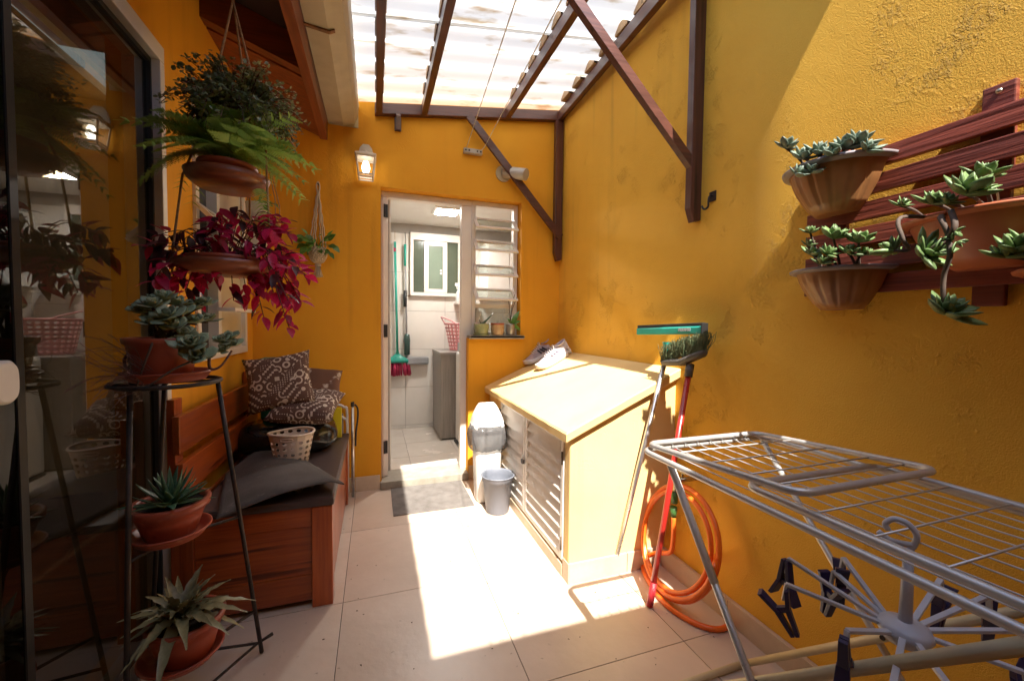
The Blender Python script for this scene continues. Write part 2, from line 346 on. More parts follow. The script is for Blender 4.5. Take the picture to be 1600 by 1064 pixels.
MB().box((XL-.9, -1.2, 2.655), (XL-.001, YB-.002, 2.665)).build('ceiling_board', M_red['y'], ev)
gu = thing('rain_gutter', 'cream sheet metal gutter along the red fascia under the clear roof', 'gutter', (-.2, 1.5, 2.45))
gp = [(-.288, 2.60), (-.288, 2.462), (-.195, 2.452), (-.168, 2.462), (-.125, 2.475), (-.108, 2.52), (-.100, 2.60)]
g = MB()
ys = [-1.2, .3, 1.75, YB-.003]
for y in ys:
    for a in gp: g.v.append(V((a[0], y, a[1])))
    for a in gp: g.v.append(V((a[0]*1+.003*(1 if a[0] < -.2 else -1), y, a[1]+.004)))
n = len(gp)
for i in range(len(ys)-1):
    for k in range(n-1):
        for off in (0, n): g.f.append((i*2*n+off+k, i*2*n+off+k+1, (i+1)*2*n+off+k+1, (i+1)*2*n+off+k)); g.sm.append(False)
g.build('trough', mat('cream_gutter', (.52, .46, .34), (.44, .38, .27), scale=12, rough=.5, c3=(.3, .2, .1), spot=.72, sspot=14), gu)
MB().bar((-.292, 2.02, 2.458), (-.19, 2.02, 2.446), .02, .006).bar((-.19, 2.02, 2.446), (-.168, 2.02, 2.458), .02, .006).build('strap', mat('rusty_strap', (.28, .13, .05), (.1, .05, .03), scale=40, rough=.7), gu)
MB().box((-.286, YB-.006, 2.455), (-.104, YB-.002, 2.60)).build('end_cap', M_cream, gu)
# ------------------------------------------------------------------ clear roof on its timber frame
def zb(x): return 2.555+.135*(x-.02)
rf = thing('roof_frame', 'dark brown timber frame with wall posts and diagonal braces under the white roof', 'roof frame', (.9, 2.2, 1.65))
BH = .07
MB().hexa([(-.0, 2.905, zb(0)), (XR+.07, 2.905, zb(XR+.07)), (XR+.07, YB-.001, zb(XR+.07)), (0, YB-.001, zb(0)), (0, 2.905, zb(0)+BH), (XR+.07, 2.905, zb(XR+.07)+BH), (XR+.07, YB-.001, zb(XR+.07)+BH), (0, YB-.001, zb(0)+BH)]).build('wall_beam', M_beam['x'], rf, .003)
MB().hexa([(-.0, 1.40, zb(0)), (XR-.001, 1.40, zb(XR)), (XR-.001, 1.45, zb(XR)), (0, 1.45, zb(0)), (0, 1.40, zb(0)+BH), (XR-.001, 1.40, zb(XR)+BH), (XR-.001, 1.45, zb(XR)+BH), (0, 1.45, zb(0)+BH)]).build('cross_beam', M_beam['x'], rf, .003)
for x in (.028, .325, .93, 1.298):
    a, b = x-.021, x+.021
    if x > 1.2:
        k = .055; MB().hexa([(a+.012, 1.452, zb(a)-.002), (b+.012, 1.452, zb(b)-.002), (b+k, 2.903, zb(b)-.002), (a+k, 2.903, zb(a)-.002), (a+.012, 1.452, zb(a)+BH), (b+.012, 1.452, zb(b)+BH), (b+k, 2.903, zb(b)+BH), (a+k, 2.903, zb(a)+BH)]).build('purlin', M_beam['y'], rf, .003); continue
    MB().hexa([(a, 1.452, zb(a)-.002), (b, 1.452, zb(b)-.002), (b, 2.903, zb(b)-.002), (a, 2.903, zb(a)-.002), (a, 1.452, zb(a)+BH), (b, 1.452, zb(b)+BH), (b, 2.903, zb(b)+BH), (a, 2.903, zb(a)+BH)]).build('purlin', M_beam['y'], rf, .003)
def post(x0, x1, y0, y1, z0, z1, cut):
    MB().add([(x1, y0, z0+cut*.15), (x1, y1, z0+cut*.15), (x0+.35*(x1-x0), y0, z0), (x0+.35*(x1-x0), y1, z0), (x0, y0, z0+cut), (x0, y1, z0+cut), (x0, y0, z1), (x0, y1, z1), (x1, y0, z1), (x1, y1, z1)],
             [(0, 2, 4, 6, 8), (1, 9, 7, 5, 3), (0, 1, 3, 2), (2, 3, 5, 4), (4, 5, 7, 6), (6, 7, 9, 8), (8, 9, 1, 0)]).build('post', M_beam['z'], rf, .002)
post(1.315, 1.375, 2.888, 2.934, 1.655, zb(1.27)-.002, .07)
post(1.320, xw(1.47)+.005, 1.468, 1.504, 1.625, zb(1.30)-.002, .06)
MB().bar((.63, 2.878, zb(.63)-.01), (1.355, 2.878, 1.835), .022, .052, (0, 0, 1)).build('brace', M_beam['x'], rf, .002)
MB().bar((.56, 1.486, zb(.56)-.01), (1.335, 1.486, 1.875), .032, .040, (0, 0, 1)).build('brace', M_beam['x'], rf, .002)
MB().box((.128, 2.935, 2.475), (.172, YB-.001, zb(.13)-.002)).bar((.15, 2.938, 2.49), (.15, 2.87, zb(.15)-.02), .028, .03).build('bracket', M_beam['z'], rf, .002)
m, t, b, N, L = nodes('white_roof_sheet')
b.inputs['Base Color'].default_value = (.82, .82, .80, 1); b.inputs['Roughness'].default_value = .4
tr = N.new('ShaderNodeBsdfTranslucent'); ms = N.new('ShaderNodeMixShader'); ms.inputs[0].default_value = .5
g_ = N.new('ShaderNodeNewGeometry'); nz = N.new('ShaderNodeTexNoise'); nz.inputs['Scale'].default_value = 5; nz.inputs['Detail'].default_value = 8
mp = N.new('ShaderNodeMapping'); mp.inputs['Scale'].default_value = (.9, 5.5, 1); L.new(g_.outputs['Position'], mp.inputs[0]); L.new(mp.outputs[0], nz.inputs[0])
rp = N.new('ShaderNodeValToRGB'); rp.color_ramp.elements[0].position = .29; rp.color_ramp.elements[0].color = (.36, .28, .19, 1); rp.color_ramp.elements[1].position = .43; rp.color_ramp.elements[1].color = (.60, .60, .585, 1)
L.new(nz.outputs[0], rp.inputs[0]); L.new(rp.outputs[0], tr.inputs[0]); L.new(rp.outputs[0], b.inputs['Base Color']); L.new(b.outputs[0], ms.inputs[1]); L.new(tr.outputs[0], ms.inputs[2]); L.new(ms.outputs[0], N['Material Output'].inputs[0])
M_sheet = m
M_wedge = wood('pale_batten', (.50, .34, .19), (.33, .2, .1), 'x', .7, 0)
PW = .177; AMP = .024
def wave(y): return AMP*math.cos(2*PI*(y-2.90)/PW)
cr = thing('roof_sheeting', 'white translucent corrugated roof sheets over the yard', 'roof', (.6, 2.2, 2.6))
for (y0, y1, lift) in ((2.10, 2.99, 0), (1.372, 2.19, .004)):
    MB().grid(lambda u, v: (-.128+u*(XR+.19), y0+(y1-y0)*v, zb(-.128+u*(XR+.19))+BH+AMP+.005+lift+wave(y0+(y1-y0)*v)), 6, int((y1-y0)/PW*12)).build('sheet', M_sheet, cr, fix=False)
MB().grid(lambda u, v: (-.128+u*.118, -1.1+2.49*v, zb(-.128+u*.118)+BH+AMP+.009+wave(-1.1+2.49*v)), 2, 160).build('sheet', M_sheet, cr, fix=False)  # unseen strip, added to block sun left of the lit floor patch
for x in (.028, .325, .93, 1.325):
    k = 0; y = 2.90-PW
    while y > 1.46:   # wave-shaped spacer under each crest
        pts = [(yy, max(.0, AMP+wave(yy)+.003)) for yy in [y-.06+.12*i/6 for i in range(7)]]
        h = MB(); z0 = zb(x)+BH
        for xx in (x-.026, x+.026):
            for yy, zz in pts: h.v.append(V((xx, yy, z0)))
            for yy, zz in pts: h.v.append(V((xx, yy, z0+zz)))
        for i in range(6):
            h.f += [(i, i+1, 7+i+1, 7+i), (14+i, 14+7+i, 14+7+i+1, 14+i+1), (7+i, 7+i+1, 21+i+1, 21+i), (i, 14+i, 14+i+1, i+1)]
        h.sm = [False]*len(h.f); h.build('wave_spacer', M_wedge, rf); y -= PW
# ------------------------------------------------------------------ glass sliding doors on the house side
M_glass = glass('tinted_glass', (.52, .46, .35), 1.35)
gd = thing('glass_sliding_door', 'dark tinted frameless glass sliding door beside the iron plant stand', 'door', (XL, .6, 0))
MB().box((XL-.10, -1.2, 2.087), (XL+.012, 1.84-.002, 2.143)).build('head_rail', M_white, gd, .003)
MB().box((XL-.10, 1.806, .012), (XL+.012, 1.838, 2.086)).build('jamb', M_white, gd, .003)
MB().box((XL-.10, -1.2, .001), (XL+.012, 1.80, .012)).box((XL-.06, -1.2, .012), (XL-.052, 1.80, .022)).build('floor_track', M_alu, gd)
MB().box((XL-.034, 1.796, .012), (XL-.014, 1.8055, 2.086)).build('gasket', M_black, gd)
MB().box((XL-.046, 1.196, 2.070), (XL-.014, 1.795, 2.086)).build('gasket', M_black, gd)
MB().box((XL-.034, 1.196, .024), (XL-.026, 1.795, 2.069)).build('pane', M_glass, gd)
MB().box((XL-.04, 1.174, .02), (XL-.003, 1.195, 2.086)).build('gasket', M_black, gd)
MB().box((XL-.014, .25, .024), (XL-.006, 1.173, 2.086)).build('pane', M_glass, gd)
MB().box((XL-.034, -1.2, .024), (XL-.026, .30, 2.086)).build('pane', M_glass, gd)
h = MB(); hp = onx(-4, 598, XL-.004)
pr = []
for k in range(28):
    a = 2*PI*k/28; c_, s_ = math.cos(a), math.sin(a)
    pr.append((math.copysign(abs(c_)**.75, c_)*.03, math.copysign(abs(s_)**.6, s_)*.046))
o_ = []
for xx, sc in ((0, 1), (.012, 1), (.018, .86)): o_.append([V((hp.x+xx, hp.y+a*sc, hp.z+b_*sc)) for a, b_ in pr])
for r_ in o_: h.v += r_
for i in range(2):
    for k in range(28): h.f.append((i*28+k, i*28+(k+1) % 28, (i+1)*28+(k+1) % 28, (i+1)*28+k)); h.sm.append(True)
h.f.append(tuple(56+k for k in range(28))); h.sm.append(False)
hd = h.build('lock_plate', M_white, gd)
MB().lathe([(.0, .036), (.009, .036), (.010, .030)], (0, 0, 0), 14, Matrix.Rotation(PI/2, 3, 'Y')).build('keyhole', mat('brass', (.6, .42, .12), (.5, .33, .1), rough=.3, metal=1), hd).location = (-.02, .012, .045)
# room behind the glass
M_room = mat('room_paint', (.62, .55, .45), (.56, .49, .40), scale=2, rough=.8)
rm = thing('living_room', 'dim room with a dining table seen through tinted glass', 'room', (-2.2, .3, 0))
MB().box((XL-3.2, -1.2, -.1), (XL-.101, YB+.6, -.002)).build('room_floor', mat('room_floor', (.22, .15, .1), (.15, .1, .07), rough=.3), rm)
MB().cells([-1.2, .0, 2.6, YB+.6], [0, .5, 2.3, 2.6], lambda i, j: i == 1 and j == 1, lambda u, v, d: (XL-3.2-d, u, v), .1).build('wall', M_room, rm)  # opening added, with its curtain, to let daylight brighten the room
MB().grid(lambda u, v: (XL-3.16+.02*math.sin(u*70), -.1+2.8*u, .3+2.1*v), 120, 1).build('curtain', mat('curtain_white', (.7, .68, .62), (.64, .62, .56), rough=.9, trl=.6), rm, fix=False)
MB().box((XL-3.2, YB+.5, 0), (XL-.161, YB+.6, 2.6)).build('wall', M_room, rm)
MB().box((XL-3.2, -1.3, 0), (XL-.161, -1.2, 2.6)).build('wall', M_room, rm)
MB().box((XL-3.3, -1.3, 2.6), (XL-.901, YB+.6, 2.65)).build('ceiling', M_room, rm)
dt = thing('dining_table', 'round glass topped dining table behind the tinted glass door', 'table', (-1.75, 1.2, 0))
MB().lathe([(0, .74), (.5, .74), (.505, .747), (.5, .755), (0, .755)], (-1.75, 1.25, 0), 40).build('table_top', mat('table_glass', (.1, .13, .12), (.1, .13, .12), rough=.1), dt)
MB().lathe([(.22, 0), (.24, .02), (.06, .06), (.05, .70), (.16, .738)], (-1.75, 1.25, 0), 24).build('pedestal', M_iron, dt)
# ------------------------------------------------------------------ white window on the bench wall
wn = thing('casement_window', 'white window with one dark pane and one blank white panel behind the hanging planter', 'window', (XL, 2.45, .98))
fr = MB()
for a, b_ in (((2.092, .982), (2.798, 1.02)), ((2.092, 2.05), (2.798, 2.088)), ((2.092, 1.02), (2.128, 2.05)), ((2.762, 1.02), (2.798, 2.05)), ((2.335, 1.02), (2.375, 2.05))):
    fr.box((XL-.07, a[0], a[1]), (XL+.012, b_[0], b_[1]))
fr.build('frame', M_white, wn, .002)
MB().box((XL-.04, 2.129, 1.021), (XL-.032, 2.334, 2.049)).build('pane', glass('dark_pane', (.25, .25, .25), 1.6), wn)
MB().box((XL-.05, 2.376, 1.021), (XL-.010, 2.761, 2.049)).build('panel', mat('cream_panel', (.66, .60, .48), (.60, .54, .42), rough=.5), wn)
a0, a1 = V((XL+.012, 2.10, 1.66)), V((XL+.012, 2.37, 1.66)); off = V((.16, 0, -.16))
sa = MB(); 
for p, q in ((a0, a1), (a0+off, a1+off), (a0, a0+off), (a1, a1+off)): sa.bar(p, q, .028, .018, (1, 0, 1))
ss = sa.build('awning_sash', M_white, wn)
MB().hexa([a0+V((0, .01, 0)), a1-V((0, .01, 0)), a1+off-V((0, .01, 0)), a0+off+V((0, .01, 0))]+[p+V((.004, 0, .004)) for p in (a0+V((0, .01, 0)), a1-V((0, .01, 0)), a1+off-V((0, .01, 0)), a0+off+V((0, .01, 0)))]).build('pane', MATS['dark_pane'], ss)
a0, a1 = V((XL+.012, 2.34, 1.29)), V((XL+.012, 2.72, 1.29))
MB().box((XL+.012, 2.30, 1.21), (XL+.09, 2.66, 1.228)).build('stay_bar', M_white, wn, .002)
# ------------------------------------------------------------------ laundry door frame, threshold, louvre window
ZF = .055
M_frame = mat('frame_white', (.76, .70, .63), (.68, .61, .54), scale=5, rough=.4)
df = thing('door_frame', 'white painted metal door frame with black hinges at laundry entrance', 'door frame', (.35, 3.06, ZF))
MB().box((.040, 3.03, ZF), (.085, 3.09, 2.045)).build('jamb', M_frame, df, .003)
MB().box((.612, 3.03, ZF), (.690, 3.09, 2.045)).build('jamb', M_frame, df, .003)
MB().box((.040, 3.03, 2.046), (.690, 3.09, 2.088)).build('head', M_frame, df, .003)
MB().box((.052, 3.018, ZF), (.060, 3.03, 2.05)).build('door_stop', M_frame, df)
for v_ in (330, 517, 698):
    p = ony(603, v_, 3.028)
    MB().box((p.x-.008, 3.020, p.z-.045), (p.x+.012, 3.0295, p.z+.045)).tube([(p.x-.010, 3.018, p.z-.045), (p.x-.010, 3.018, p.z+.045)], .006, 8).build('hinge', M_black, df)
th = tag(MB().box((.030, YB-.030, .001), (.655, 3.15, ZF-.002)).build('stone_threshold', M_stone, None, .004), 'worn grey stone threshold under the laundry doorway', 'threshold')
lw = thing('louvre_window', 'white louvre window with tilted glass blades beside the laundry doorway', 'window', (.87, 3.06, 1.07))
fr = MB()
for a, b_ in (((.692, 1.077), (.722, 2.088)), ((1.026, 1.077), (1.058, 2.088)), ((.722, 2.052), (1.026, 2.088)), ((.722, 1.077), (1.026, 1.098)), ((.722, 1.285), (1.026, 1.315))):
    fr.box((a[0], 3.03, a[1]), (b_[0], 3.085, b_[1]))
fr.build('frame', M_frame, lw, .002)
M_clear = glass('clear_pane', (.82, .86, .84), 1.5)
MB().box((.723, 3.055, 1.099), (1.025, 3.06, 1.284)).build('pane', M_clear, lw)
for v_ in (350, 385, 423, 460):
    c = ony(770, v_, 2.99); z = c.z
    d = V((0, .085, .075)).normalized(); p0 = V((.70, 2.99, z)); 
    hb, wdt = .058, .335
    def pt(a, b2): return V((.703+a*wdt, 2.995, z))+d*b2
    sh = MB()
    for q0, q1 in ((pt(0, -hb), pt(1, -hb)), (pt(0, hb), pt(1, hb))): sh.bar(q0, q1, .022, .012, d.cross(V((1, 0, 0))))
    for q0, q1 in ((pt(.04, -hb+.011), pt(.04, hb-.011)), (pt(.96, -hb+.011), pt(.96, hb-.011))): sh.bar(q0, q1, .026, .012, d.cross(V((1, 0, 0))))
    lo = sh.build('louvre', M_frame, lw, .001)
    MB().hexa([pt(.08, -hb+.012), pt(.92, -hb+.012), pt(.92, hb-.012), pt(.08, hb-.012)]+[q+V((0, -.003, .003)) for q in (pt(.08, -hb+.012), pt(.92, -hb+.012), pt(.92, hb-.012), pt(.08, hb-.012))]).build('pane', M_clear, lo)
    MB().box((.708, 3.012, z-.01), (.722, 3.029, z+.05)).box((1.026, 3.012, z-.01), (1.040, 3.029, z+.05)).build('pivot', M_frame, lo)
st = tag(MB().box((.657, YB-.045, 1.0575), (1.082, 3.029, 1.076)).build('window_sill', M_stone, None, .003), 'thin grey stone sill under the louvre window', 'sill')
# ------------------------------------------------------------------ laundry room
LY, LX0, LX1, LZ = 4.38, .10, 1.75, 2.19
lr = thing('laundry_room', 'small white tiled laundry room seen through the open doorway', 'room', (.8, 3.8, 0))
M_ltile = mat('laundry_tile', (.70, .66, .60), (.64, .60, .54), scale=4, rough=.2, rnd=.03)
M_lgrout = mat('laundry_grout', (.36, .33, .29), (.30, .27, .24), rough=.9)
lf = MB().box((LX0-.1, 3.151, -.1), (LX1, LY, ZF-.004)).build('laundry_floor', M_lgrout, lr)
tiles(lf, LX0, LX1-.001, 3.152, LY-.001, .262, 3.42, .41, ZF, mat('laundry_floor_tile', (.60, .53, .46), (.54, .47, .40), scale=4, rough=.25, rnd=.03), .004)
bw = MB().box((LX0-.1, LY, -.1), (LX1+.1, LY+.1, 2.5)).build('back_tiles', M_lgrout, lr)
lwl = MB().box((LX0-.1, 3.151, -.1), (LX0, LY, 2.5)).build('side_tiles', M_lgrout, lr)
MB().box((LX1, 3.151, -.1), (LX1+.1, LY, 2.5)).build('side_wall', M_ltile, lr)
MB().box((LX0, 3.151, LZ), (LX1, LY, LZ+.05)).build('ceiling', M_white, lr)
cache = {}
def wtile(parent, lo, hi):
    if hi[2]-lo[2] < .02 or (hi[0]-lo[0] < .005) or (hi[1]-lo[1] < .005): return
    key = tuple(round(hi[k]-lo[k], 3) for k in range(3)); h_ = [x/2 for x in key]
    if key not in cache: cache[key] = MB().box((-h_[0], -h_[1], 0), (h_[0], h_[1], key[2])).mesh('wall_tile', M_ltile, .001)
    link('wall_tile', cache[key], parent, ((lo[0]+hi[0])/2, (lo[1]+hi[1])/2, lo[2]))
LPW = (.345, .875, 1.45, 2.10)
for i in range(5):
    for j in range(6):
        x0, x1 = max(LX0+.008, .30-.41+.41*i), min(LX1, .30-.41+.41*(i+1)); z0, z1 = max(ZF, .09+.40*(j-1)), min(LZ, .09+.40*j)
        if x1-x0 < .02 or z1-z0 < .02: continue
        if x1 > LPW[0] and x0 < LPW[1] and z1 > LPW[2] and z0 < LPW[3]:
            if z0 < LPW[2]: wtile(bw, (x0+.0015, LY-.008, z0+.0015), (x1-.0015, LY-.0005, LPW[2]-.002))
            if z1 > LPW[3]: wtile(bw, (x0+.0015, LY-.008, LPW[3]+.002), (x1-.0015, LY-.0005, z1-.0015))
            if x0 < LPW[0]: wtile(bw, (x0+.0015, LY-.008, max(z0, LPW[2])+.0015), (LPW[0]-.002, LY-.0005, min(z1, LPW[3])-.0015))
            if x1 > LPW[1]: wtile(bw, (LPW[1]+.002, LY-.008, max(z0, LPW[2])+.0015), (x1-.0015, LY-.0005, min(z1, LPW[3])-.0015))
            continue
        wtile(bw, (x0+.0015, LY-.008, z0+.0015), (x1-.0015, LY-.0005, z1-.0015))
        if i < 3: wtile(lwl, (LX0+.0005, 3.152+.41*i+.0015, z0+.0015), (LX0+.008, min(3.152+.41*(i+1), LY-.009)-.0015, z1-.0015))
sw = thing('sliding_window', 'white framed sliding window with greenish panes on laundry wall', 'window', (.6, LY, 1.45))
fr = MB()
a, b_, c, d = LPW
for lo, hi in (((a, c), (b_, c+.035)), ((a, d-.075), (b_, d)), ((a, c+.035), (a+.03, d-.075)), ((b_-.03, c+.035), (b_, d-.075))): fr.box((lo[0], LY-.05, lo[1]), (hi[0], LY-.009, hi[1]))
fr.build('frame', M_frame, sw, .002)
M_obs = mat('obscure_glass', (.10, .12, .085), (.07, .085, .06), scale=3, rough=.15)
MB().box((a+.031, LY-.022, c+.036), (b_-.031, LY-.012, d-.076)).build('pane', M_obs, sw)
fr = MB(); x0, x1 = a+.14, b_-.15
for lo, hi in (((x0, c+.038), (x1, c+.075)), ((x0, d-.125), (x1, d-.078)), ((x0, c+.075), (x0+.045, d-.125)), ((x1-.045, c+.075), (x1, d-.125))): fr.box((lo[0], LY-.046, lo[1]), (hi[0], LY-.026, hi[1]))
sf = fr.build('sash', M_frame, sw, .002)
MB().box((x0+.046, LY-.038, c+.076), (x1-.046, LY-.034, d-.126)).build('pane', mat('obscure_glass_pale', (.20, .25, .19), (.16, .2, .15), scale=3, rough=.15), sf)
MB().box((x1-.075, LY-.052, 1.68), (x1-.055, LY-.0465, 1.70)).box((x1-.075, LY-.052, 1.71), (x1-.055, LY-.0465, 1.73)).build('latch', M_white, sf)
cl = thing('ceiling_light', 'square lit panel lamp in the laundry ceiling', 'lamp', (.60, 3.72, LZ))
MB().box((.50, 3.62, LZ-.016), (.74, 3.86, LZ-.001)).build('lamp_frame', M_white, cl, .003)
MB().box((.525, 3.645, LZ-.018), (.715, 3.835, LZ-.0162)).build('diffuser', emission('led_panel', (1, .97, .92), 65), cl)
cb = thing('low_cabinet', 'grey wood grain laundry cabinet below the pink basket', 'cabinet', (.78, 4.1, ZF))
M_gwood = wood('grey_wood', (.42, .38, .34), (.28, .25, .22), 'z', .5, .05, 1.2)
MB().box((.585, 3.82, ZF+.015), (1.05, 4.36, .865)).build('carcass', M_gwood, cb, .003)
MB().box((.575, 3.80, .866), (1.06, 4.36, .892)).build('top', mat('cabinet_top', (.32, .29, .26), (.25, .22, .2), rough=.4), cb, .003)
MB().box((.60, 3.84, ZF+.001), (1.03, 4.33, ZF+.014)).build('plinth', M_black, cb)
wm = thing('washing_machine', 'white washing machine glimpsed beside the grey laundry cabinet', 'washing machine', (.98, 3.5, ZF))
MB().box((.715, 3.20, ZF+.02), (1.30, 3.775, .90)).build('casing', M_white, wm, .02)
MB().box((.73, 3.62, .901), (1.28, 3.77, .99)).build('control_panel', mat('panel_grey', (.3, .3, .3), rough=.3), wm, .01)
MB().box((.70, 3.24, ZF+.001), (1.28, 3.75, ZF+.019)).build('foot', M_black, wm)
wc = thing('wall_cabinet', 'white wall cupboard glimpsed through the louvre window', 'cupboard', (1.2, 4.2, 1.5))
MB().box((1.08, 4.03, 1.42), (1.56, LY-.009, 2.0)).build('carcass', M_white, wc, .004)
MB().box((1.086, 4.01, 1.43), (1.315, 4.029, 1.99)).build('door', M_white, wc, .003)
MB().box((1.322, 4.01, 1.43), (1.554, 4.029, 1.99)).build('door', M_white, wc, .003)
M_green = mat('green_plastic', (.02, .32, .24), (.015, .26, .19), rough=.35)
M_mag = mat('magenta_bristle', (.55, .03, .10), (.35, .015, .06), scale=90, rough=.7, stretch=(30, 30, 1))
p0, p1 = ony(617, 378, LY-.055), ony(621, 553, LY-.055)
br = thing('hanging_broom', 'green handled broom with pink bristles hung on laundry wall', 'broom', (p1.x, LY-.05, .7))
MB().tube([p0+V((0, 0, .11)), p0+V((0, 0, .02))], .0025, 6).build('hanging_cord', M_rope, br)
MB().tube([p1, p0], .0125, 10).build('handle', M_green, br)
MB().tube([p0-V((0, 0, .06)), p0-V((0, 0, .10))], .0132, 10).build('grip_band', M_mag, br)
MB().lathe([(.012, .09), (.02, .06), (.06, .03), (.13, .0), (.13, -.03), (0, -.03)], p1-V((0, 0, .06)), 16, None, 1, .3).build('head', M_green, br)
h = MB()
for k in range(90):
    a = random.uniform(-.12, .12); yy = random.uniform(-.03, .03); s = p1+V((a, yy, -.09)); h.tube([s, s+V((a*.18, yy*.3, -.12-random.uniform(0, .02)))], .004, 4)
stuff(h.build('bristles', M_mag, br))
p0, p1 = ony(633, 385, LY-.05), ony(636, 545, LY-.05)
mp_ = thing('spray_mop', 'grey spray mop with green trim hung next to the green broom', 'mop', (p1.x, LY-.05, .7))
MB().tube([p0+V((0, 0, .14)), p0], .0025, 6).build('hanging_cord', M_black, mp_)
MB().tube([p1-V((0, 0, .12)), p0], .009, 8).build('handle', mat('grey_plastic', (.25, .25, .25), rough=.4), mp_)
MB().tube([p0+V((0, 0, .02)), p0-V((0, 0, .2))], .013, 8).build('grip', M_green, mp_)
MB().tube([p0-V((0, 0, .45)), p0-V((0, 0, .62))], .018, 10).build('sleeve', M_black, mp_)
MB().lathe([(.0, .22), (.025, .21), (.032, .15), (.03, 0), (0, -.01)], p1-V((0, 0, .06)), 12).build('tank', mat('tank_dark', (.03, .07, .06), rough=.2), mp_)
MB().box((p1.x-.01, LY-.075, p1.z-.165), (p1.x+.22, LY-.02, p1.z-.085)).build('head', mat('grey_pad', (.30, .30, .31), (.2, .2, .2), rough=.8), mp_, .018)
M_pink = mat('pink_plastic', (.62, .27, .27), (.55, .22, .22), rough=.4)
bk = thing('laundry_basket', 'pink perforated plastic laundry basket on the grey cabinet', 'basket', (.86, 4.08, .893))
BC = V((.86, 4.08, .894))
def bsk(u, v): a = 2*PI*u; r = .13+.045*v; return BC+V((r*math.cos(a)*1.15, r*math.sin(a), .012+.25*v))
MB().perf(bsk, 26, 7, .34).lathe([(0, .001), (.13, .001), (.13, .013), (0, .013)], BC, 26, None, 1.15).build('body', M_pink, bk)
MB().tube([bsk(k/30, 1)+V((0, 0, .005)) for k in range(30)], .009, 8, True).build('rim', M_pink, bk)
MB().tube(spline([bsk(.42, 1), bsk(.43, 1)+V((-.03, 0, .05)), bsk(.52, 1)+V((-.03, 0, .07)), bsk(.62, 1)+V((0, 0, .03)), bsk(.66, 1)], 5), .007, 6).build('handle', M_pink, bk)
sb = thing('spray_bottle', 'clear trigger spray bottle on the ledge of laundry window', 'bottle', (.83, LY-.09, 1.40))
q = V((.845, LY-.105, 1.386))
tag(MB().box((.80, LY-.15, 1.368), (1.05, LY-.009, 1.385)).build('wall_ledge', M_frame, None, .003), 'narrow white ledge under the laundry sliding window', 'ledge')
MB().lathe([(0, 0), (.035, 0), (.037, .01), (.036, .10), (.016, .14), (.014, .16)], q, 16).build('body', mat('clear_plastic', (.62, .62, .6), (.55, .55, .53), rough=.2), sb)
MB().bar(q+V((-.045, 0, .19)), q+V((.02, 0, .185)), .02, .03).bar(q+V((0, 0, .158)), q+V((0, 0, .18)), .026, .026).bar(q+V((-.03, 0, .18)), q+V((-.022, 0, .14)), .01, .008).build('trigger', M_white, sb, .003)
# ------------------------------------------------------------------ helpers for lofted shapes
def sq(c, a, b, p=3.0, n=28, M=None):
    out = []
    for k in range(n):
        t = 2*PI*k/n; c_, s_ = math.cos(t), math.sin(t)
        q = V((math.copysign(abs(c_)**(2/p), c_)*a, math.copysign(abs(s_)**(2/p), s_)*b, 0)); out.append(V(c)+(M @ q if M else q))
    return out
def loft(mb, rings, cap0=True, cap1=True, smooth=True):
    o = len(mb.v); n = len(rings[0])
    for r in rings: mb.v += r
    for i in range(len(rings)-1):
        for k in range(n): mb.f.append((o+i*n+k, o+i*n+(k+1) % n, o+(i+1)*n+(k+1) % n, o+(i+1)*n+k)); mb.sm.append(smooth)
    if cap0: mb.f.append(tuple(o+k for k in range(n))[::-1]); mb.sm.append(False)
    if cap1: mb.f.append(tuple(o+(len(rings)-1)*n+k for k in range(n))); mb.sm.append(False)
    return mb
# ------------------------------------------------------------------ things on the laundry wall
q = ony(572, 258, YB)
la = thing('wall_lantern', 'small white lantern with a lit bulb beside laundry doorway', 'lamp', (q.x, YB, q.z-.13))
M_lamp = mat('lamp_white', (.72, .66, .56), (.6, .52, .42), scale=20, rough=.5, c3=(.35, .22, .12), spot=.68, sspot=30)
h = MB()
bp = [(-.042, .02), (-.05, .055), (-.036, .105), (-.018, .128), (.018, .128), (.036, .105), (.05, .055), (.042, .02)]
h.v += [V((q.x+a, YB-.014, q.z+b_)) for a, b_ in bp]+[V((q.x+a, YB-.001, q.z+b_)) for a, b_ in bp]
h.f += [tuple(range(8)), tuple(range(15, 7, -1))]+[(k, (k+1) % 8, 8+(k+1) % 8, 8+k) for k in range(8)]; h.sm += [False]*10
h.build('back_plate', M_lamp, la, .002)
MB().tube([(q.x, YB-.014, q.z+.075), (q.x, YB-.05, q.z+.07), (q.x, YB-.07, q.z+.035)], .009, 8).lathe([(.012, 0), (.018, .008), (.012, .02)], (q.x, YB-.02, q.z+.06), 10).build('arm', M_lamp, la)
lc = V((q.x, YB-.075, q.z))
def ring4(z, a): return [lc+V((sx*a, sy*a, z)) for sx, sy in ((-1, -1), (1, -1), (1, 1), (-1, 1))]
loft(MB(), [ring4(.018, .066), ring4(.030, .064), ring4(.052, .020)], smooth=False).build('roof', M_lamp, la, .002)
h = MB()
for sx, sy in ((-1, -1), (1, -1), (1, 1), (-1, 1)): h.bar(lc+V((sx*.057, sy*.057, .017)), lc+V((sx*.043, sy*.043, -.115)), .008, .008, (1, 1, 0))
for z, a in ((.012, .056), (-.098, .044), (-.114, .043)):
    r = ring4(z, a)
    for k in range(4): h.bar(r[k], r[(k+1) % 4], .008, .008)
h.build('cage', M_lamp, la)
fg = MB(); r0, r1 = ring4(.010, .0535), ring4(-.112, .040)
for k in range(4): fg.add([r0[k], r0[(k+1) % 4], r1[(k+1) % 4], r1[k]], [(0, 1, 2, 3)])
fg.build('glass', glass('frosted_lamp', (.92, .90, .82), .8, .35), la)
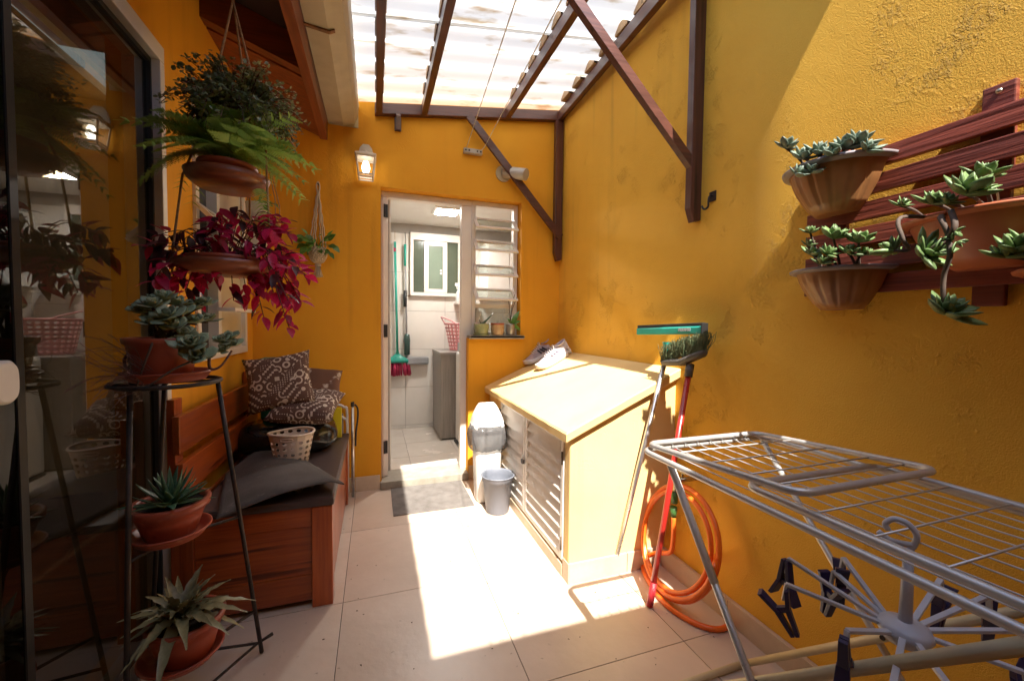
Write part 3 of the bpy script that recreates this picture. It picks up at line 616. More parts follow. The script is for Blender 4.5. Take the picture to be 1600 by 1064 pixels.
MB().lathe([(0, -.085), (.018, -.075), (.026, -.05), (.022, -.025), (.012, -.005), (0, 0)], lc, 16).build('bulb', emission('bulb', (1, .96, .9), 3.5), la)
# clothesline
p = ony(738, 239, YB)
pu = thing('clothesline_bracket', 'small grey clothesline pulley bar high on laundry wall', 'clothesline bracket', (p.x, YB, p.z))
MB().box((p.x-.068, YB-.035, p.z-.018), (p.x+.068, YB-.001, p.z+.016)).build('bar', mat('pulley_grey', (.42, .38, .33), (.34, .3, .26), rough=.45), pu, .004)
for dx in (-.055, -.03, .03, .055): MB().lathe([(0, -.004), (.006, -.004), (.006, 0)], (p.x+dx, YB-.035, p.z), 8, Matrix.Rotation(-PI/2, 3, 'X')).build('screw', M_iron, pu)
for i, ((a, b_), (c, d)) in enumerate((((729, 231), (806, 0)), ((757, 230), (868, 18)))):
    s = ony(a, b_, YB-.036); e = ony(c, d, 1.2); e2 = s+(e-s)*((-.3-s.y)/(e.y-s.y))
    pts = [s.lerp(e, 1.0*k/8) for k in range(9)]
    # beyond the frame the line runs on to the house eave
    tag(MB().tube([V((p.x-.05+.1*i, YB-.036, p.z))]+pts+[e2], .0022, 5).build('clothesline', mat('line_white', (.75, .73, .68), rough=.6)), ['taut white clothesline cord from the pulley bar, the one passing clear of the diagonal brace', 'taut white clothesline cord from the pulley bar, the one over the diagonal brace'][i], 'cord')
# vent pipe
a_, b_ = ony(791, 272, YB-.01), ony(822, 273, YB-.14)
vp = thing('vent_pipe', 'short grey metal vent pipe poking out of laundry wall', 'pipe', (a_.x, YB, a_.z))
MB().tube([V((a_.x-.01, YB-.001, a_.z)), a_+V((.02, -.03, 0)), b_], .042, 20).build('tube', mat('vent_grey', (.5, .46, .42), (.42, .38, .34), rough=.45, metal=.3), vp)
MB().tube([V((a_.x-.02, YB-.0005, a_.z)), V((a_.x-.02, YB-.01, a_.z))], .06, 20).build('collar', mat('vent_collar', (.5, .4, .25), rough=.6), vp)
# hook on the long wall
q = onx(1112, 308, XR+.03)
XH = xw(q.y, q.z)
hk = thing('wall_hook', 'small black iron hook screwed to the rough yellow wall', 'hook', (XH, q.y, q.z))
MB().box((XH-.006, q.y-.018, q.z-.018), (XH-.0005, q.y+.018, q.z+.024)).build('plate', M_iron, hk, .002)
MB().tube(spline([(XH-.006, q.y, q.z+.005), (XH-.022, q.y, q.z), (XH-.026, q.y, q.z-.02), (XH-.024, q.y+.004, q.z-.042), (XH-.032, q.y+.016, q.z-.05), (XH-.036, q.y+.026, q.z-.034)], 5), .004, 8).build('hook', M_iron, hk)
# ------------------------------------------------------------------ masonry cupboard
def zt(x): return .69+.445*(x-.78)
ms_ = thing('masonry_cupboard', 'low yellow masonry cupboard with sloping top and white louvred doors', 'cupboard', (1.07, 2.2, 0))
X0, YN = .82, 1.605
def prism(y0, y1, x0, x1, z0, zf): return MB().hexa([(x0, y0, z0), (x1, y0, z0), (x1, y1, z0), (x0, y1, z0), (x0, y0, zf(x0)), (x1, y0, zf(x1)), (x1, y1, zf(x1)), (x0, y1, zf(x0))])
prism(YN, YN+.055, X0, XR+.09, 0, lambda x: zt(x)-.047).build('side_wall', M_yelbox, ms_, .008)
prism(2.66, YB-.001, X0, XR+.09, 0, lambda x: zt(x)-.047).build('pier', M_yelbox, ms_, .004)
MB().box((X0+.004, YN+.056, 0), (X0+.09, 2.659, .066)).build('plinth', M_yelbox, ms_, .003)
# slab with slightly worn edges
nx, ny = 10, 30; top = MB(); SX1 = XR+.09
def wob(a, b2): return .0035*noise.noise(V((a*11, b2*11, 3.7)))
for lay in range(4):
    ins, dz_ = ((.006, 0), (0, -.006), (.002, -.040), (.006, -.046))[lay]
    for i in range(nx+1):
        for j in range(ny+1):
            x = .782+(SX1-.782)*i/nx; y = 1.572+(YB-.001-1.572)*j/ny; ex = x+(ins+wob(y, lay*.02) if i == 0 else 0); ey = y+(ins+wob(x, lay*.02) if j == 0 else 0)
            top.v.append(V((ex, ey, zt(ex)+dz_)))
nv = ny+1; lay_n = (nx+1)*nv
for i in range(nx):
    for j in range(ny):
        a = i*nv+j; top.f.append((a, a+nv, a+nv+1, a+1)); top.sm.append(False); a += 3*lay_n; top.f.append((a, a+1, a+nv+1, a+nv)); top.sm.append(False)
for l in range(3):
    o = l*lay_n
    for i in range(nx): a = o+i*nv; top.f.append((a, a+lay_n, a+nv+lay_n, a+nv)); top.sm.append(False)
    for j in range(ny): a = o+j; top.f.append((a, a+1, a+1+lay_n, a+lay_n)); top.sm.append(False)
top.build('sloping_top', M_yelbox, ms_, fix=True)
MB().box((X0, YN-.012, .001), (X0+.30, YN-.0005, .092)).build('skirting_tile', M_tile2, ms_, .001)
MB().box((X0+.303, YN-.012, .001), (XR-.02, YN-.0005, .092)).build('skirting_tile', M_tile2, ms_, .001)
MB().box((X0-.006, YN-.012, .001), (X0-.0005, YN+.05, .092)).build('skirting_tile', M_tile2, ms_, .001)
for k in range(2): MB().box((X0-.008, YN+.057+k*.5, .001), (X0+.003, YN+.554+k*.5, .055)).build('skirting_tile', M_tile2, ms_, .001)
M_door = mat('louvre_white', (.80, .77, .72), (.72, .68, .62), scale=5, rough=.45, c3=(.8, .78, .74), spot=.66, sspot=6)
for (y0, y1) in ((YN+.06, 2.165), (2.175, 2.655)):
    fr = MB(); z0, z1 = .07, .652
    for lo, hi in (((y0, z0), (y0+.028, z1)), ((y1-.028, z0), (y1, z1)), ((y0+.028, z0), (y1-.028, z0+.03)), ((y0+.028, z1-.03), (y1-.028, z1))): fr.box((X0-.004, lo[0], lo[1]), (X0+.02, hi[0], hi[1]))
    d_ = fr.build('door', M_door, ms_, .002)
    for k in range(9):
        zc = z0+.055+k*.0585
        MB().bar((X0+.008, y0+.029, zc), (X0+.008, y1-.029, zc), .064, .004, (-.93, 0, .367)).build('louvre_slat', M_door, d_)
    MB().box((X0+.026, y0+.03, z0+.02), (X0+.030, y1-.03, z1-.02)).build('backing', M_door, d_)
    for zz in (.15, .55):
        yy = y0-.0 if y0 < 2 else y1-.008
        MB().tube([(X0-.008, yy+.004, zz-.03), (X0-.008, yy+.004, zz+.03)], .005, 8).build('hinge', mat('rusty_hinge', (.12, .08, .05), rough=.7), d_)
pd = thing('padlock', 'small dark padlock on the white louvred cupboard doors', 'padlock', (X0-.01, 2.18, .38))
MB().box((X0-.022, 2.158, .36), (X0-.0075, 2.186, .385)).build('body', M_iron, pd, .002)
MB().tube(spline([(X0-.014, 2.162, .384), (X0-.014, 2.163, .402), (X0-.014, 2.172, .41), (X0-.014, 2.181, .402), (X0-.014, 2.182, .384)], 4), .003, 6).build('shackle', M_alu, pd)
# ------------------------------------------------------------------ running shoes on the cupboard
def shoe(toe_px, heel_px, label, base, dark):
    T = onplane(*toe_px, (.78, 0, .69), (-.445, 0, 1)); Hh = onplane(*heel_px, (.78, 0, .69), (-.445, 0, 1))
    N_ = V((-.445, 0, 1)).normalized(); d = (T-Hh); d = (d-d.dot(N_)*N_).normalized(); Ls = .285
    M = frm(d, N_).to_4x4(); M.translation = T-d*Ls+N_*.002
    t = thing('running_shoe', label, 'shoe', M.translation, 'running shoes on the cupboard top')
    def W(x): return .5*(.066+.034*math.sin(min(1, max(0, (x-.3)/.7))*PI*.75)) * (1 if .06 < x < .9 else (.72 if x < .06 else math.sqrt(max(.02, 1-((x-.9)/.1)**2))*.9+.1*0))
    def Hgt(x): return .115-.02*math.sin(min(x/.45, 1)*PI)*.9 if x < .42 else .105-.062*((x-.42)/.58)**.75
    xs = [0, .02, .06, .14, .22, .32, .42, .52, .62, .72, .82, .9, .95, .985, 1]
    r1 = []; r2 = []
    for x in xs:
        wv = W(x); hh = Hgt(x); top_w = wv*(.55 if x < .45 else .62+.3*(x-.45)); z0 = .03+.012*(1-min(x/.25, 1))+ .012*max(0, (x-.75)/.25)
        ring = []
        for a, b2 in ((-1, 0), (-1.02, .25), (-.92, .55), (-.72, .82), (-.35, 1), (0, 1.04), (.35, 1), (.72, .82), (.92, .55), (1.02, .25), (1, 0)):
            yy = a*wv if b2 < .5 else a*(wv*(1-b2)+top_w*b2)*1.05; ring.append(M @ V((x*Ls, yy, z0+(hh-z0)*min(b2, 1.02))))
        r1.append(ring)
        bz = .012*max(0, (x-.7)/.3)**2*1.5 + .008*max(0, (.15-x)/.15); ww = wv*1.13
        r2.append([M @ V((x*Ls*1.03-.004, a*ww, zz)) for a, zz in ((-.9, bz), (-1.02, bz+.012), (-1, z0+.006), (-.8, z0+.008), (.8, z0+.008), (1, z0+.006), (1.02, bz+.012), (.9, bz))])
    loft(MB(), r1).build('upper', base, t); loft(MB(), r2).build('sole', mat('shoe_sole', (.78, .76, .76), (.6, .58, .6), rough=.6), t)
    op = MB(); c0 = [M @ V((Ls*(.17+.155*math.cos(2*PI*k/16)), .027*math.sin(2*PI*k/16), Hgt(.17+.155*math.cos(2*PI*k/16))+.006)) for k in range(16)]
    op.v += c0; op.f.append(tuple(range(16))); op.sm.append(False); op.build('insole', dark, t)
    MB().tube(c0, .006, 6, True).build('collar', base, t)
    lc_ = MB()
    for k in range(6):
        x = .40+.055*k; hz = Hgt(x)+.006; wd_ = .02+.002*k
        lc_.tube(spline([M @ V((x*Ls, -wd_, hz-.008)), M @ V((x*Ls+.006, 0, hz+.004)), M @ V(((x+.03)*Ls, wd_, hz-.008))], 3), .003, 5)
    lc_.tube(spline([M @ V((.42*Ls, .0, Hgt(.4)+.01)), M @ V((.42*Ls, .03, Hgt(.4)+.018)), M @ V((.47*Ls, .045, Hgt(.4)-.01))], 4), .0025, 5)
    lc_.build('laces', mat('lace_white', (.72, .7, .7), rough=.8), t)
    for sgn in (-1, 1):
        st_ = MB()
        for x0_, x1_ in ((.28, .40), (.38, .50), (.50, .58)):
            a = M @ V((x0_*Ls, sgn*W(x0_)*1.06, .045)); b2 = M @ V((x1_*Ls, sgn*W(x1_)*.90, .082)); st_.bar(a, b2, .013, .004, M.to_3x3() @ V((0, sgn, .3)))
        st_.build('side_stripe', dark, t)
M_sh1 = mat('shoe_mesh_white', (.70, .66, .70), (.5, .46, .54), scale=30, rough=.8, bump=.4, bscale=400)
M_sh2 = mat('shoe_mesh_mauve', (.5, .42, .44), (.33, .27, .3), scale=26, rough=.8, bump=.4, bscale=400)
M_shd = mat('shoe_dark', (.03, .03, .045), (.08, .07, .1), rough=.7)
shoe((842, 580), (888, 555), 'white running shoe with grey stripes, the outer one on the cupboard top', M_sh1, mat('shoe_grey', (.26, .24, .34), (.4, .36, .48), rough=.7))
shoe((823, 573), (860, 552), 'mauve and black running shoe tucked behind the white one', M_sh2, M_shd)
# ------------------------------------------------------------------ swing bin and bucket
bx, by = .70, 2.575
bn = thing('swing_bin', 'white swing lid waste bin with grey bag against the cupboard', 'bin', (bx, by, 0))
M_bin = mat('bin_white', (.80, .78, .74), (.74, .71, .66), rough=.35)
loft(MB(), [sq((bx, by, z), a, b_, 4) for z, a, b_ in ((.001, .072, .066), (.02, .078, .070), (.30, .088, .078), (.44, .094, .082))]).build('body', M_bin, bn)
ld = loft(MB(), [sq((bx, by+o_, z), a, b_, 5) for z, a, b_, o_ in ((.475, .104, .090, 0), (.505, .106, .092, 0), (.512, .101, .088, 0), (.530, .100, .085, 0), (.575, .086, .062, .006), (.615, .068, .036, .012), (.636, .054, .018, .016), (.641, .046, .010, .016))]).build('lid', M_bin, bn)
bg_ = MB()
rings = []
for i, (z, e) in enumerate(((.485, .004), (.505, .014), (.47, .024), (.43, .030), (.395, .028), (.36, .022), (.345, .012))):
    r = []
    for k, p_ in enumerate(sq((bx, by, z), .095+e, .083+e, 3.2, 56)):
        nn_ = noise.noise(V((k*.55, z*60, 3)))*.012+noise.noise(V((k*1.7, z*30, 9)))*.005; dr = (p_-V((bx, by, z))).normalized(); r.append(p_+dr*nn_+V((0, 0, noise.noise(V((k*.4, i, 1)))*.014)))
    rings.append(r)
loft(bg_, rings, False, False)
m, t, b, N, L = nodes('thin_bag'); b.inputs['Base Color'].default_value = (.11, .105, .105, 1); b.inputs['Roughness'].default_value = .22
tp = N.new('ShaderNodeBsdfTransparent'); mx = N.new('ShaderNodeMixShader'); mx.inputs[0].default_value = .8; L.new(tp.outputs[0], mx.inputs[1]); L.new(b.outputs[0], mx.inputs[2]); L.new(mx.outputs[0], N['Material Output'].inputs[0])
bg_.build('bag_cuff', m, bn)
bu = thing('bucket', 'empty grey plastic bucket standing before the white waste bin', 'bucket', (.72, 2.385, 0))
M_buk = mat('bucket_grey', (.17, .18, .215), (.15, .16, .19), rough=.4)
MB().lathe([(0, .001), (.070, .001), (.072, .006), (.092, .195), (.098, .198), (.100, .222), (.103, .228), (.0985, .232), (.094, .226), (.089, .195), (.069, .010), (0, .010)], (.72, 2.385, 0), 36).build('body', M_buk, bu)
MB().tube([(.72+.103*math.cos(a), 2.385+.103*math.sin(a), .229) for a in [2*PI*k/36 for k in range(36)]], .004, 6, True).build('rim', M_buk, bu)
MB().box((.816, 2.376, .198), (.832, 2.394, .222)).build('ear', M_buk, bu, .003)
# ------------------------------------------------------------------ doormat
m, t, b, N, L = nodes('doormat_weave')
tc = N.new('ShaderNodeTexCoord'); wv = N.new('ShaderNodeTexWave'); wv.inputs['Scale'].default_value = 60; wv.inputs['Distortion'].default_value = 1.5; wv.bands_direction = 'Y'; L.new(tc.outputs['Object'], wv.inputs[0])
w2 = N.new('ShaderNodeTexWave'); w2.inputs['Scale'].default_value = 55; w2.bands_direction = 'X'; w2.inputs['Distortion'].default_value = 1; L.new(tc.outputs['Object'], w2.inputs[0])
ml = N.new('ShaderNodeMath'); ml.operation = 'MULTIPLY'; L.new(wv.outputs[1], ml.inputs[0]); L.new(w2.outputs[1], ml.inputs[1])
nz = N.new('ShaderNodeTexNoise'); nz.inputs['Scale'].default_value = 14; nz.inputs['Detail'].default_value = 6; L.new(tc.outputs['Object'], nz.inputs[0])
ad = N.new('ShaderNodeMath'); ad.operation = 'ADD'; L.new(ml.outputs[0], ad.inputs[0]); L.new(nz.outputs[0], ad.inputs[1])
rp = N.new('ShaderNodeValToRGB'); rp.color_ramp.elements[0].position = .35; rp.color_ramp.elements[0].color = (.10, .085, .075, 1); rp.color_ramp.elements[1].position = 1.0; rp.color_ramp.elements[1].color = (.26, .235, .215, 1); L.new(ad.outputs[0], rp.inputs[0]); L.new(rp.outputs[0], b.inputs['Base Color'])
b.inputs['Roughness'].default_value = .95; bm = N.new('ShaderNodeBump'); bm.inputs['Strength'].default_value = .8; bm.inputs['Distance'].default_value = .004; L.new(ad.outputs[0], bm.inputs['Height']); L.new(bm.outputs[0], b.inputs['Normal'])
M_mat = m
mt = MB().box((.100, 2.492, .0005), (.598, 2.917, .008)); tag(mt.build('doormat', M_mat, None, .002), 'grey woven doormat on tiles before the laundry step', 'doormat')
# ------------------------------------------------------------------ squeegee and yard broom leaning on the long wall
fo = onz(957, 895); hd_ = onx(1043, 548, 1.285)
sq_ = thing('squeegee', 'floor squeegee with turquoise head and silver pole leaning on the wall', 'squeegee', (fo.x, fo.y, 0))
MB().tube([fo+V((0, 0, .004)), fo.lerp(hd_, .05)], .0135, 10).build('end_cap', mat('grey_cap', (.3, .29, .28), rough=.5), sq_)
MB().tube([fo.lerp(hd_, .05), fo.lerp(hd_, .96)], .0115, 12).build('pole', mat('silver_pole', (.66, .66, .68), (.5, .5, .52), scale=12, rough=.28, metal=.9), sq_)
MB().tube([fo.lerp(hd_, .94), hd_], .0135, 10).build('ferrule', M_black, sq_)
a_, b_ = onx(998, 518, 1.30), onx(1100, 516, 1.285)
M_tq = mat('turquoise_plastic', (.02, .42, .34), (.015, .36, .29), rough=.35)
hb = (a_+b_)/2; hd2 = hd_+V((0, 0, .01))
k_ = MB().bar(a_, b_, .03, .034, (0, 0, 1)); hh = k_.build('head', M_tq, sq_, .006)
MB().bar(a_+V((0, .002, .024)), b_+V((0, -.002, .024)), .016, .016, (0, 0, 1)).build('rubber_blade', M_black, hh, .003)
MB().box((b_.x-.018, b_.y-.006, b_.z-.017), (b_.x+.016, b_.y-.001, b_.z+.03)).build('end_trim', M_black, hh, .002)
MB().lathe([(.014, -.01), (.018, .01), (.024, .04)], hd_, 12).build('socket', M_tq, hh)
lm = a_.lerp(b_, .70); dd_ = (b_-a_).normalized()
MB().bar(lm+V((-.0158, 0, .004)), lm+V((-.0158, 0, .004))+dd_*.075, .0012, .014, (0, 0, 1)).build('printed_label', mat('label_print', (.75, .75, .75), (.12, .2, .2), scale=160, rough=.5), hh)
fo = onz(1015, 948); hd_ = onx(1078, 572, 1.27)
bb = thing('yard_broom', 'red handled broom with frayed green bristles standing upside down', 'broom', (fo.x, fo.y, 0))
M_rh = mat('red_handle', (.50, .03, .022), (.42, .02, .015), rough=.3, coat=.3)
MB().tube([fo+V((0, 0, .003)), fo.lerp(hd_, .97)], .012, 12).build('handle', M_rh, bb)
MB().tube([fo+V((0, 0, .004)), fo.lerp(hd_, .10)], .0138, 12).build('end_grip', mat('red_grip', (.42, .02, .03), rough=.45, bump=.5, bscale=200), bb)
M_bh = mat('broom_block', (.10, .085, .07), (.07, .06, .05), rough=.5)
MB().tube([fo.lerp(hd_, .955), fo.lerp(hd_, 1.01)], .017, 10).build('ferrule', M_bh, bb)
a_, b_ = onx(1036, 569, 1.27), onx(1102, 553, 1.27); c_ = (a_+b_)/2
loft(MB(), [sq(a_.lerp(b_, t_)+V((0, 0, dz_)), .026*s_, .012*s_+.004, 3, 14, Matrix(((1, 0, 0), (0, 0, 1), (0, 1, 0)))) for t_, dz_, s_ in ((0, .008, .5), (.06, .004, .9), (.35, -.006, 1), (.5, -.012, 1.05), (.65, -.006, 1), (.94, .004, .9), (1, .008, .5))]).build('block', M_bh, bb)
h = MB()
for k in range(520):
    t_ = random.random(); s_ = a_.lerp(b_, t_)+V((random.uniform(-.02, .02), random.uniform(-.004, .004), .012)); ln = .070+.018*random.random()-.03*max(0, .25-t_)
    le = V((random.uniform(-.02, .015)+(.006 if s_.x < 1.28 else -.01), random.uniform(-.028, .012)-.012*t_, ln)); mid = s_+le*.55+V((random.uniform(-.012, .012), random.uniform(-.012, .012), 0))
    e_ = s_+le+V((0, random.uniform(-.012, .012), random.uniform(-.012, .004)))
    e_.x = min(e_.x, XR-.004); mid.x = min(mid.x, XR-.004)
    h.tube([s_, mid, e_], .0012, 3, False, False)
stuff(h.build('bristles', mat('green_bristles', (.075, .115, .045), (.16, .17, .085), scale=40, rough=.7), bb, fix=False))
# ------------------------------------------------------------------ tap and hose
q = onx(1076, 748, XR)
tp_ = thing('garden_tap', 'brass garden tap with green hose connectors low on the rough wall', 'tap', (XR, q.y, q.z))
M_brass = mat('chrome_brass', (.55, .48, .36), (.4, .33, .22), scale=30, rough=.3, metal=1)
M_grn = mat('connector_green', (.06, .16, .04), (.04, .11, .03), rough=.4)
MB().tube([(XR+.055, q.y, q.z), (XR-.055, q.y, q.z)], .011, 10).tube([(XR-.05, q.y, q.z), (XR-.07, q.y, q.z-.012), (XR-.075, q.y, q.z-.055)], .010, 10).build('spout', M_brass, tp_)
MB().tube([(XR-.035, q.y, q.z), (XR-.035, q.y, q.z+.03)], .007, 8).bar((XR-.035, q.y-.022, q.z+.034), (XR-.035, q.y+.022, q.z+.034), .012, .008).build('handle', M_brass, tp_)
MB().tube([(XR-.075, q.y, q.z-.05), (XR-.075, q.y, q.z-.10)], [.014, .014], 10).build('connector', M_grn, tp_)
MB().tube([(XR-.075, q.y+.005, q.z-.12), (XR-.072, q.y+.006, q.z-.165)], [.016, .012], 10).build('connector', M_grn, tp_)
tx, ty, tz = XR-.073, q.y+.006, q.z-.163
path = [(tx, ty, tz), (tx, ty-.004, tz-.08), (tx-.01, ty+.0, tz-.16), (tx-.03, ty+.06, .12), (tx-.05, ty+.12, .07)]
zc_, R0 = .245, .205
def coil(a, R, lean): 
    y_ = 1.395+R*math.sin(a)*1.02; z_ = zc_+R*math.cos(a)*1.03
    return (XR-.035-lean-.13*max(0, (.47-z_))/.47, y_, max(.014, z_))
nl = 3.45
for k in range(int(nl*14)):
    a = PI*.82+2*PI*k/14
    path.append(coil(a, R0*(1-.05*math.sin(k*.23))+.012*math.sin(k*.11+1), .006*(k/14)+.004*math.sin(k*.9)))
for u_, v_, z_ in ((1118, 870, .10), (1140, 925, .03), (1146, 962, .012), (1128, 982, .0115), (1090, 975, .0115), (1045, 948, .0115), (1018, 915, .0115), (1004, 885, .0115), (1008, 862, .03)):
    path.append(tuple(onz(u_, v_, z_)))
tag(MB().tube(spline(path, 4), .0105, 10).build('garden_hose', mat('orange_hose', (.90, .19, .02), (.78, .13, .012), scale=10, rough=.32)), 'bright orange garden hose coiled on the tap and trailing over floor tiles', 'hose')
# ------------------------------------------------------------------ drying rack
RZ, RL, RR, RF, RN = .80, .735, 1.212, .985, -.18
rk = thing('drying_rack', 'folding steel clothes drying rack with wire lines beside the rough wall', 'drying rack', (.97, .6, 0))
def rloop(x0, x1, y0, y1, z0, z1, r):   # rounded tube loop; z0 at far end y1, z1 at near end y0
    pts = []
    for cx, cy, a0 in ((x1-r, y1-r, 0), (x0+r, y1-r, PI/2), (x0+r, y0+r, PI), (x1-r, y0+r, 1.5*PI)):
        for k in range(5):
            a = a0+PI/2*k/4; x, y = cx+r*math.cos(a), cy+r*math.sin(a); t_ = (y-y0)/(y1-y0); pts.append((x, y, z1+(z0-z1)*t_))
    return pts
MB().tube(rloop(RL, RR, RN, RF, RZ, RZ, .035), .0078, 10, True).build('main_frame', M_steel, rk)
w1 = MB().tube(rloop(RL+.012, RR-.045, .53, RF-.006, RZ+.018, RZ+.052, .035), .0078, 10, True).build('folded_wing', M_steel, rk)
w2_ = MB().tube(rloop(RL+.032, RR-.02, RN+.02, .668, RZ+.014, RZ+.020, .035), .0078, 10, True).build('folded_wing', M_steel, rk)
for k in range(9):
    x = RL+.05+k*(RR-RL-.1)/8
    MB().tube([(x, RF-.003, RZ+.012), (x+.004, RF-.03, RZ+.002), (x, .4, RZ-.004), (x, RN+.003, RZ+.012)], .0016, 5).build('line_wire', M_steel, rk)
for y, x0, x1, z in ((.86, RL+.014, RR-.047, .028), (.76, RL+.014, RR-.047, .034), (.66, RL+.014, RR-.047, .04), (.59, RL+.014, RR-.047, .045)):
    MB().tube([(x0, y, RZ+z), (x1, y, RZ+z)], .0021, 5).build('cross_wire', M_steel, w1)
for y in (.52, .43, .34, .24, .12): MB().tube([(RL+.034, y, RZ+.017), (RR-.022, y, RZ+.017)], .0021, 5).build('cross_wire', M_steel, w2_)
for x, top in ((RL+.022, .885), (RR-.010, 1.0)):
    a, b_ = V((x, .895 if x < 1 else .985, RZ-.008)), V((x, .345, .006))
    MB().tube([a, b_], .0085, 10).build('leg', M_steel, rk)
    if x < 1: MB().tube([a.lerp(b_, .0), a.lerp(b_, .30)], .0098, 10).build('leg_sleeve', M_white, rk)
for x in (RL+.041, RR-.029):
    a, b_ = V((x, .235, RZ-.01)), V((x, 1.015, .0125))
    MB().tube([a, b_], .0105, 10).build('leg', M_cream, rk)
MB().tube([(RL+.022, 1.015, .0125), (RR-.01, 1.015, .0125)], .0105, 10).build('foot_bar', M_cream, rk)
MB().tube([(RL+.003, .345, .0095), (RR+.008, .345, .0095)], .009, 10).build('foot_bar', M_steel, rk)
for x in (RL+.032, RR-.02): MB().tube([(x-.022, .62, .406), (x+.022, .62, .406)], .006, 8).build('pivot_bolt', M_iron, rk)
for x in (RL+.041, RR-.029): MB().tube([(x, .235, RZ-.012), (x, .222, RZ+.002)], .0125, 10).build('end_plug', M_black, rk)
wv = []
for k in range(40):
    x = RL+.16+.30*k/39; wv.append((x, RF+.001, RZ+.009+.010*abs(math.sin(k*.55))))
MB().tube(wv, .0022, 5).build('wire_twist', mat('wire_rusty', (.20, .16, .13), (.1, .07, .05), rough=.6, metal=.5), rk)
# ------------------------------------------------------------------ clip hanger under the rack
hub = V((.872, .43, .640))
ch = thing('clip_hanger', 'pale grey plastic peg hanger hooked over the drying rack', 'clip hanger', hub)
M_hang = mat('hanger_grey', (.52, .53, .58), (.46, .47, .52), rough=.35)
M_pegs = mat('peg_navy', (.028, .018, .07), (.02, .012, .05), rough=.4)
loft(MB(), [sq(hub+V((0, 0, z)), a, a, 2, 28) for z, a in ((-.024, .014), (-.020, .030), (-.005, .038), (.006, .034), (.011, .022), (.014, .012))]).build('hub', M_hang, ch)
MB().tube([hub+V((0, 0, .01)), hub+V((0, 0, .140))], [.0095, .0070], 12).build('stem', M_hang, ch)
ht = hub+V((0, 0, .137))
MB().tube(spline([ht, ht+V((.003, -.006, .015)), ht+V((.003, -.008, .032)), ht+V((-.003, .002, .048)), ht+V((-.010, .017, .050)), ht+V((-.015, .027, .038)), ht+V((-.013, .024, .028))], 6), .0048, 10).build('hook', M_hang, ch)
MB().tube(spline([ht+V((.002, -.004, .012)), ht+V((-.01, .02, .010)), ht+V((-.018, .036, .020))], 5), .005, 8).build('hook_guard', M_hang, ch)
pj = MB()
for s_ in (-1, 1):
    pj.hexa([V((s_*.004, -.006, 0)), V((s_*.011, -.006, 0)), V((s_*.011, .006, 0)), V((s_*.004, .006, 0)), V((s_*.0005, -.005, -.045)), V((s_*.006, -.005, -.045)), V((s_*.006, .005, -.045)), V((s_*.0005, .005, -.045))])
    pj.hexa([V((s_*.0045, -.007, .0)), V((s_*.0105, -.007, .0)), V((s_*.0105, .007, .0)), V((s_*.0045, .007, 0)), V((s_*.016, -.009, .034)), V((s_*.022, -.009, .034)), V((s_*.022, .009, .034)), V((s_*.016, .009, .034))])
pj.box((-.007, -.004, -.004), (.007, .004, .006)); PEG = pj.mesh('peg', M_pegs, .0008)
ends = [(1232, 872, .045), (1228, 912, .025), (1332, 880, .055), (1324, 985, .015), (1362, 925, .03), (1470, 905, .04), (1545, 930, .03), (1610, 985, .01), (1600, 1050, -.005), (1490, 1080, -.01), (1392, 1085, -.01)]
for u_, v_, up in ends:
    e_ = onz(u_, v_, hub.z+up); d = V((e_.x-hub.x, e_.y-hub.y, 0)); ln = min(.23, max(.12, d.length)); d.normalize(); a = math.degrees(math.atan2(d.y, d.x))
    s_ = hub+d*.030+V((0, 0, -.002)); e_ = hub+d*ln+V((0, 0, up))
    if e_.x > 1.24: e_ = hub+d*((1.24-hub.x)/d.x)+V((0, 0, up))
    arm = MB().bar(s_, e_, .009, .006, (0, 0, 1)).build('arm', M_hang, ch, .001)
    MB().bar(e_, e_+d*.004+V((0, 0, -.032)), .008, .004, d).build('arm_tip', M_hang, arm)
    tilt = Matrix.Rotation(rad(random.uniform(-22, 30)), 4, 'Y'); M = Matrix.Translation(e_+d*.004+V((0, 0, -.052))) @ Matrix.Rotation(rad(a+random.uniform(-40, 40)), 4, 'Z') @ tilt @ Matrix.Rotation(PI if random.random() < .45 else 0, 4, 'Y') @ Matrix.Diagonal((1.3, 1.3, 1.05, 1))
    place('peg', PEG, M, ch)
# ------------------------------------------------------------------ bench
BX0, BX1, BY0, BY1, BZ = XL+.02, -.168, 1.778, 2.80, .415
bn_ = thing('storage_bench', 'orange brown wooden storage bench with slatted back and dark seat pad', 'bench', (-.45, 2.3, 0))
for x0, x1, y0, y1 in ((BX1-.078, BX1, BY0, BY0+.06), (BX0, BX0+.07, BY0, BY0+.06), (BX1-.078, BX1, BY1-.06, BY1), (BX0, BX0+.07, BY1-.06, BY1)):
    MB().box((x0, y0, .001), (x1, y1, BZ)).build('leg', M_bench['z'], bn_, .003)
pw = (BX1-.078-BX0-.07)
for k, (z0, z1) in enumerate(((.028, .135), (.137, .335))):
    MB().box((BX0+.071, BY0+.012, z0), (BX1-.079, BY0+.03, z1)).build('end_plank', M_bench['x'], bn_, .002)
MB().box((BX0+.071, BY0+.006, .337), (BX1-.079, BY0+.034, BZ)).build('end_rail', M_bench['x'], bn_, .003)
for k in range(5):
    y0 = BY0+.061+k*(BY1-BY0-.122)/5
    MB().box((BX1-.028, y0+.001, .03), (BX1-.010, y0+(BY1-BY0-.122)/5-.001, BZ-.002)).build('front_plank', M_bench['z'], bn_, .002)
MB().box((BX0+.01, BY0+.035, .02), (BX0+.02, BY1-.061, BZ-.002)).build('back_panel', M_bench['y'], bn_)
MB().box((BX0+.071, BY1-.03, .03), (BX1-.079, BY1-.012, BZ-.002)).build('end_plank', M_bench['x'], bn_, .002)
M_vinyl = mat('brown_vinyl', (.075, .045, .038), (.055, .032, .027), scale=7, rough=.42, bump=.2, bscale=60)
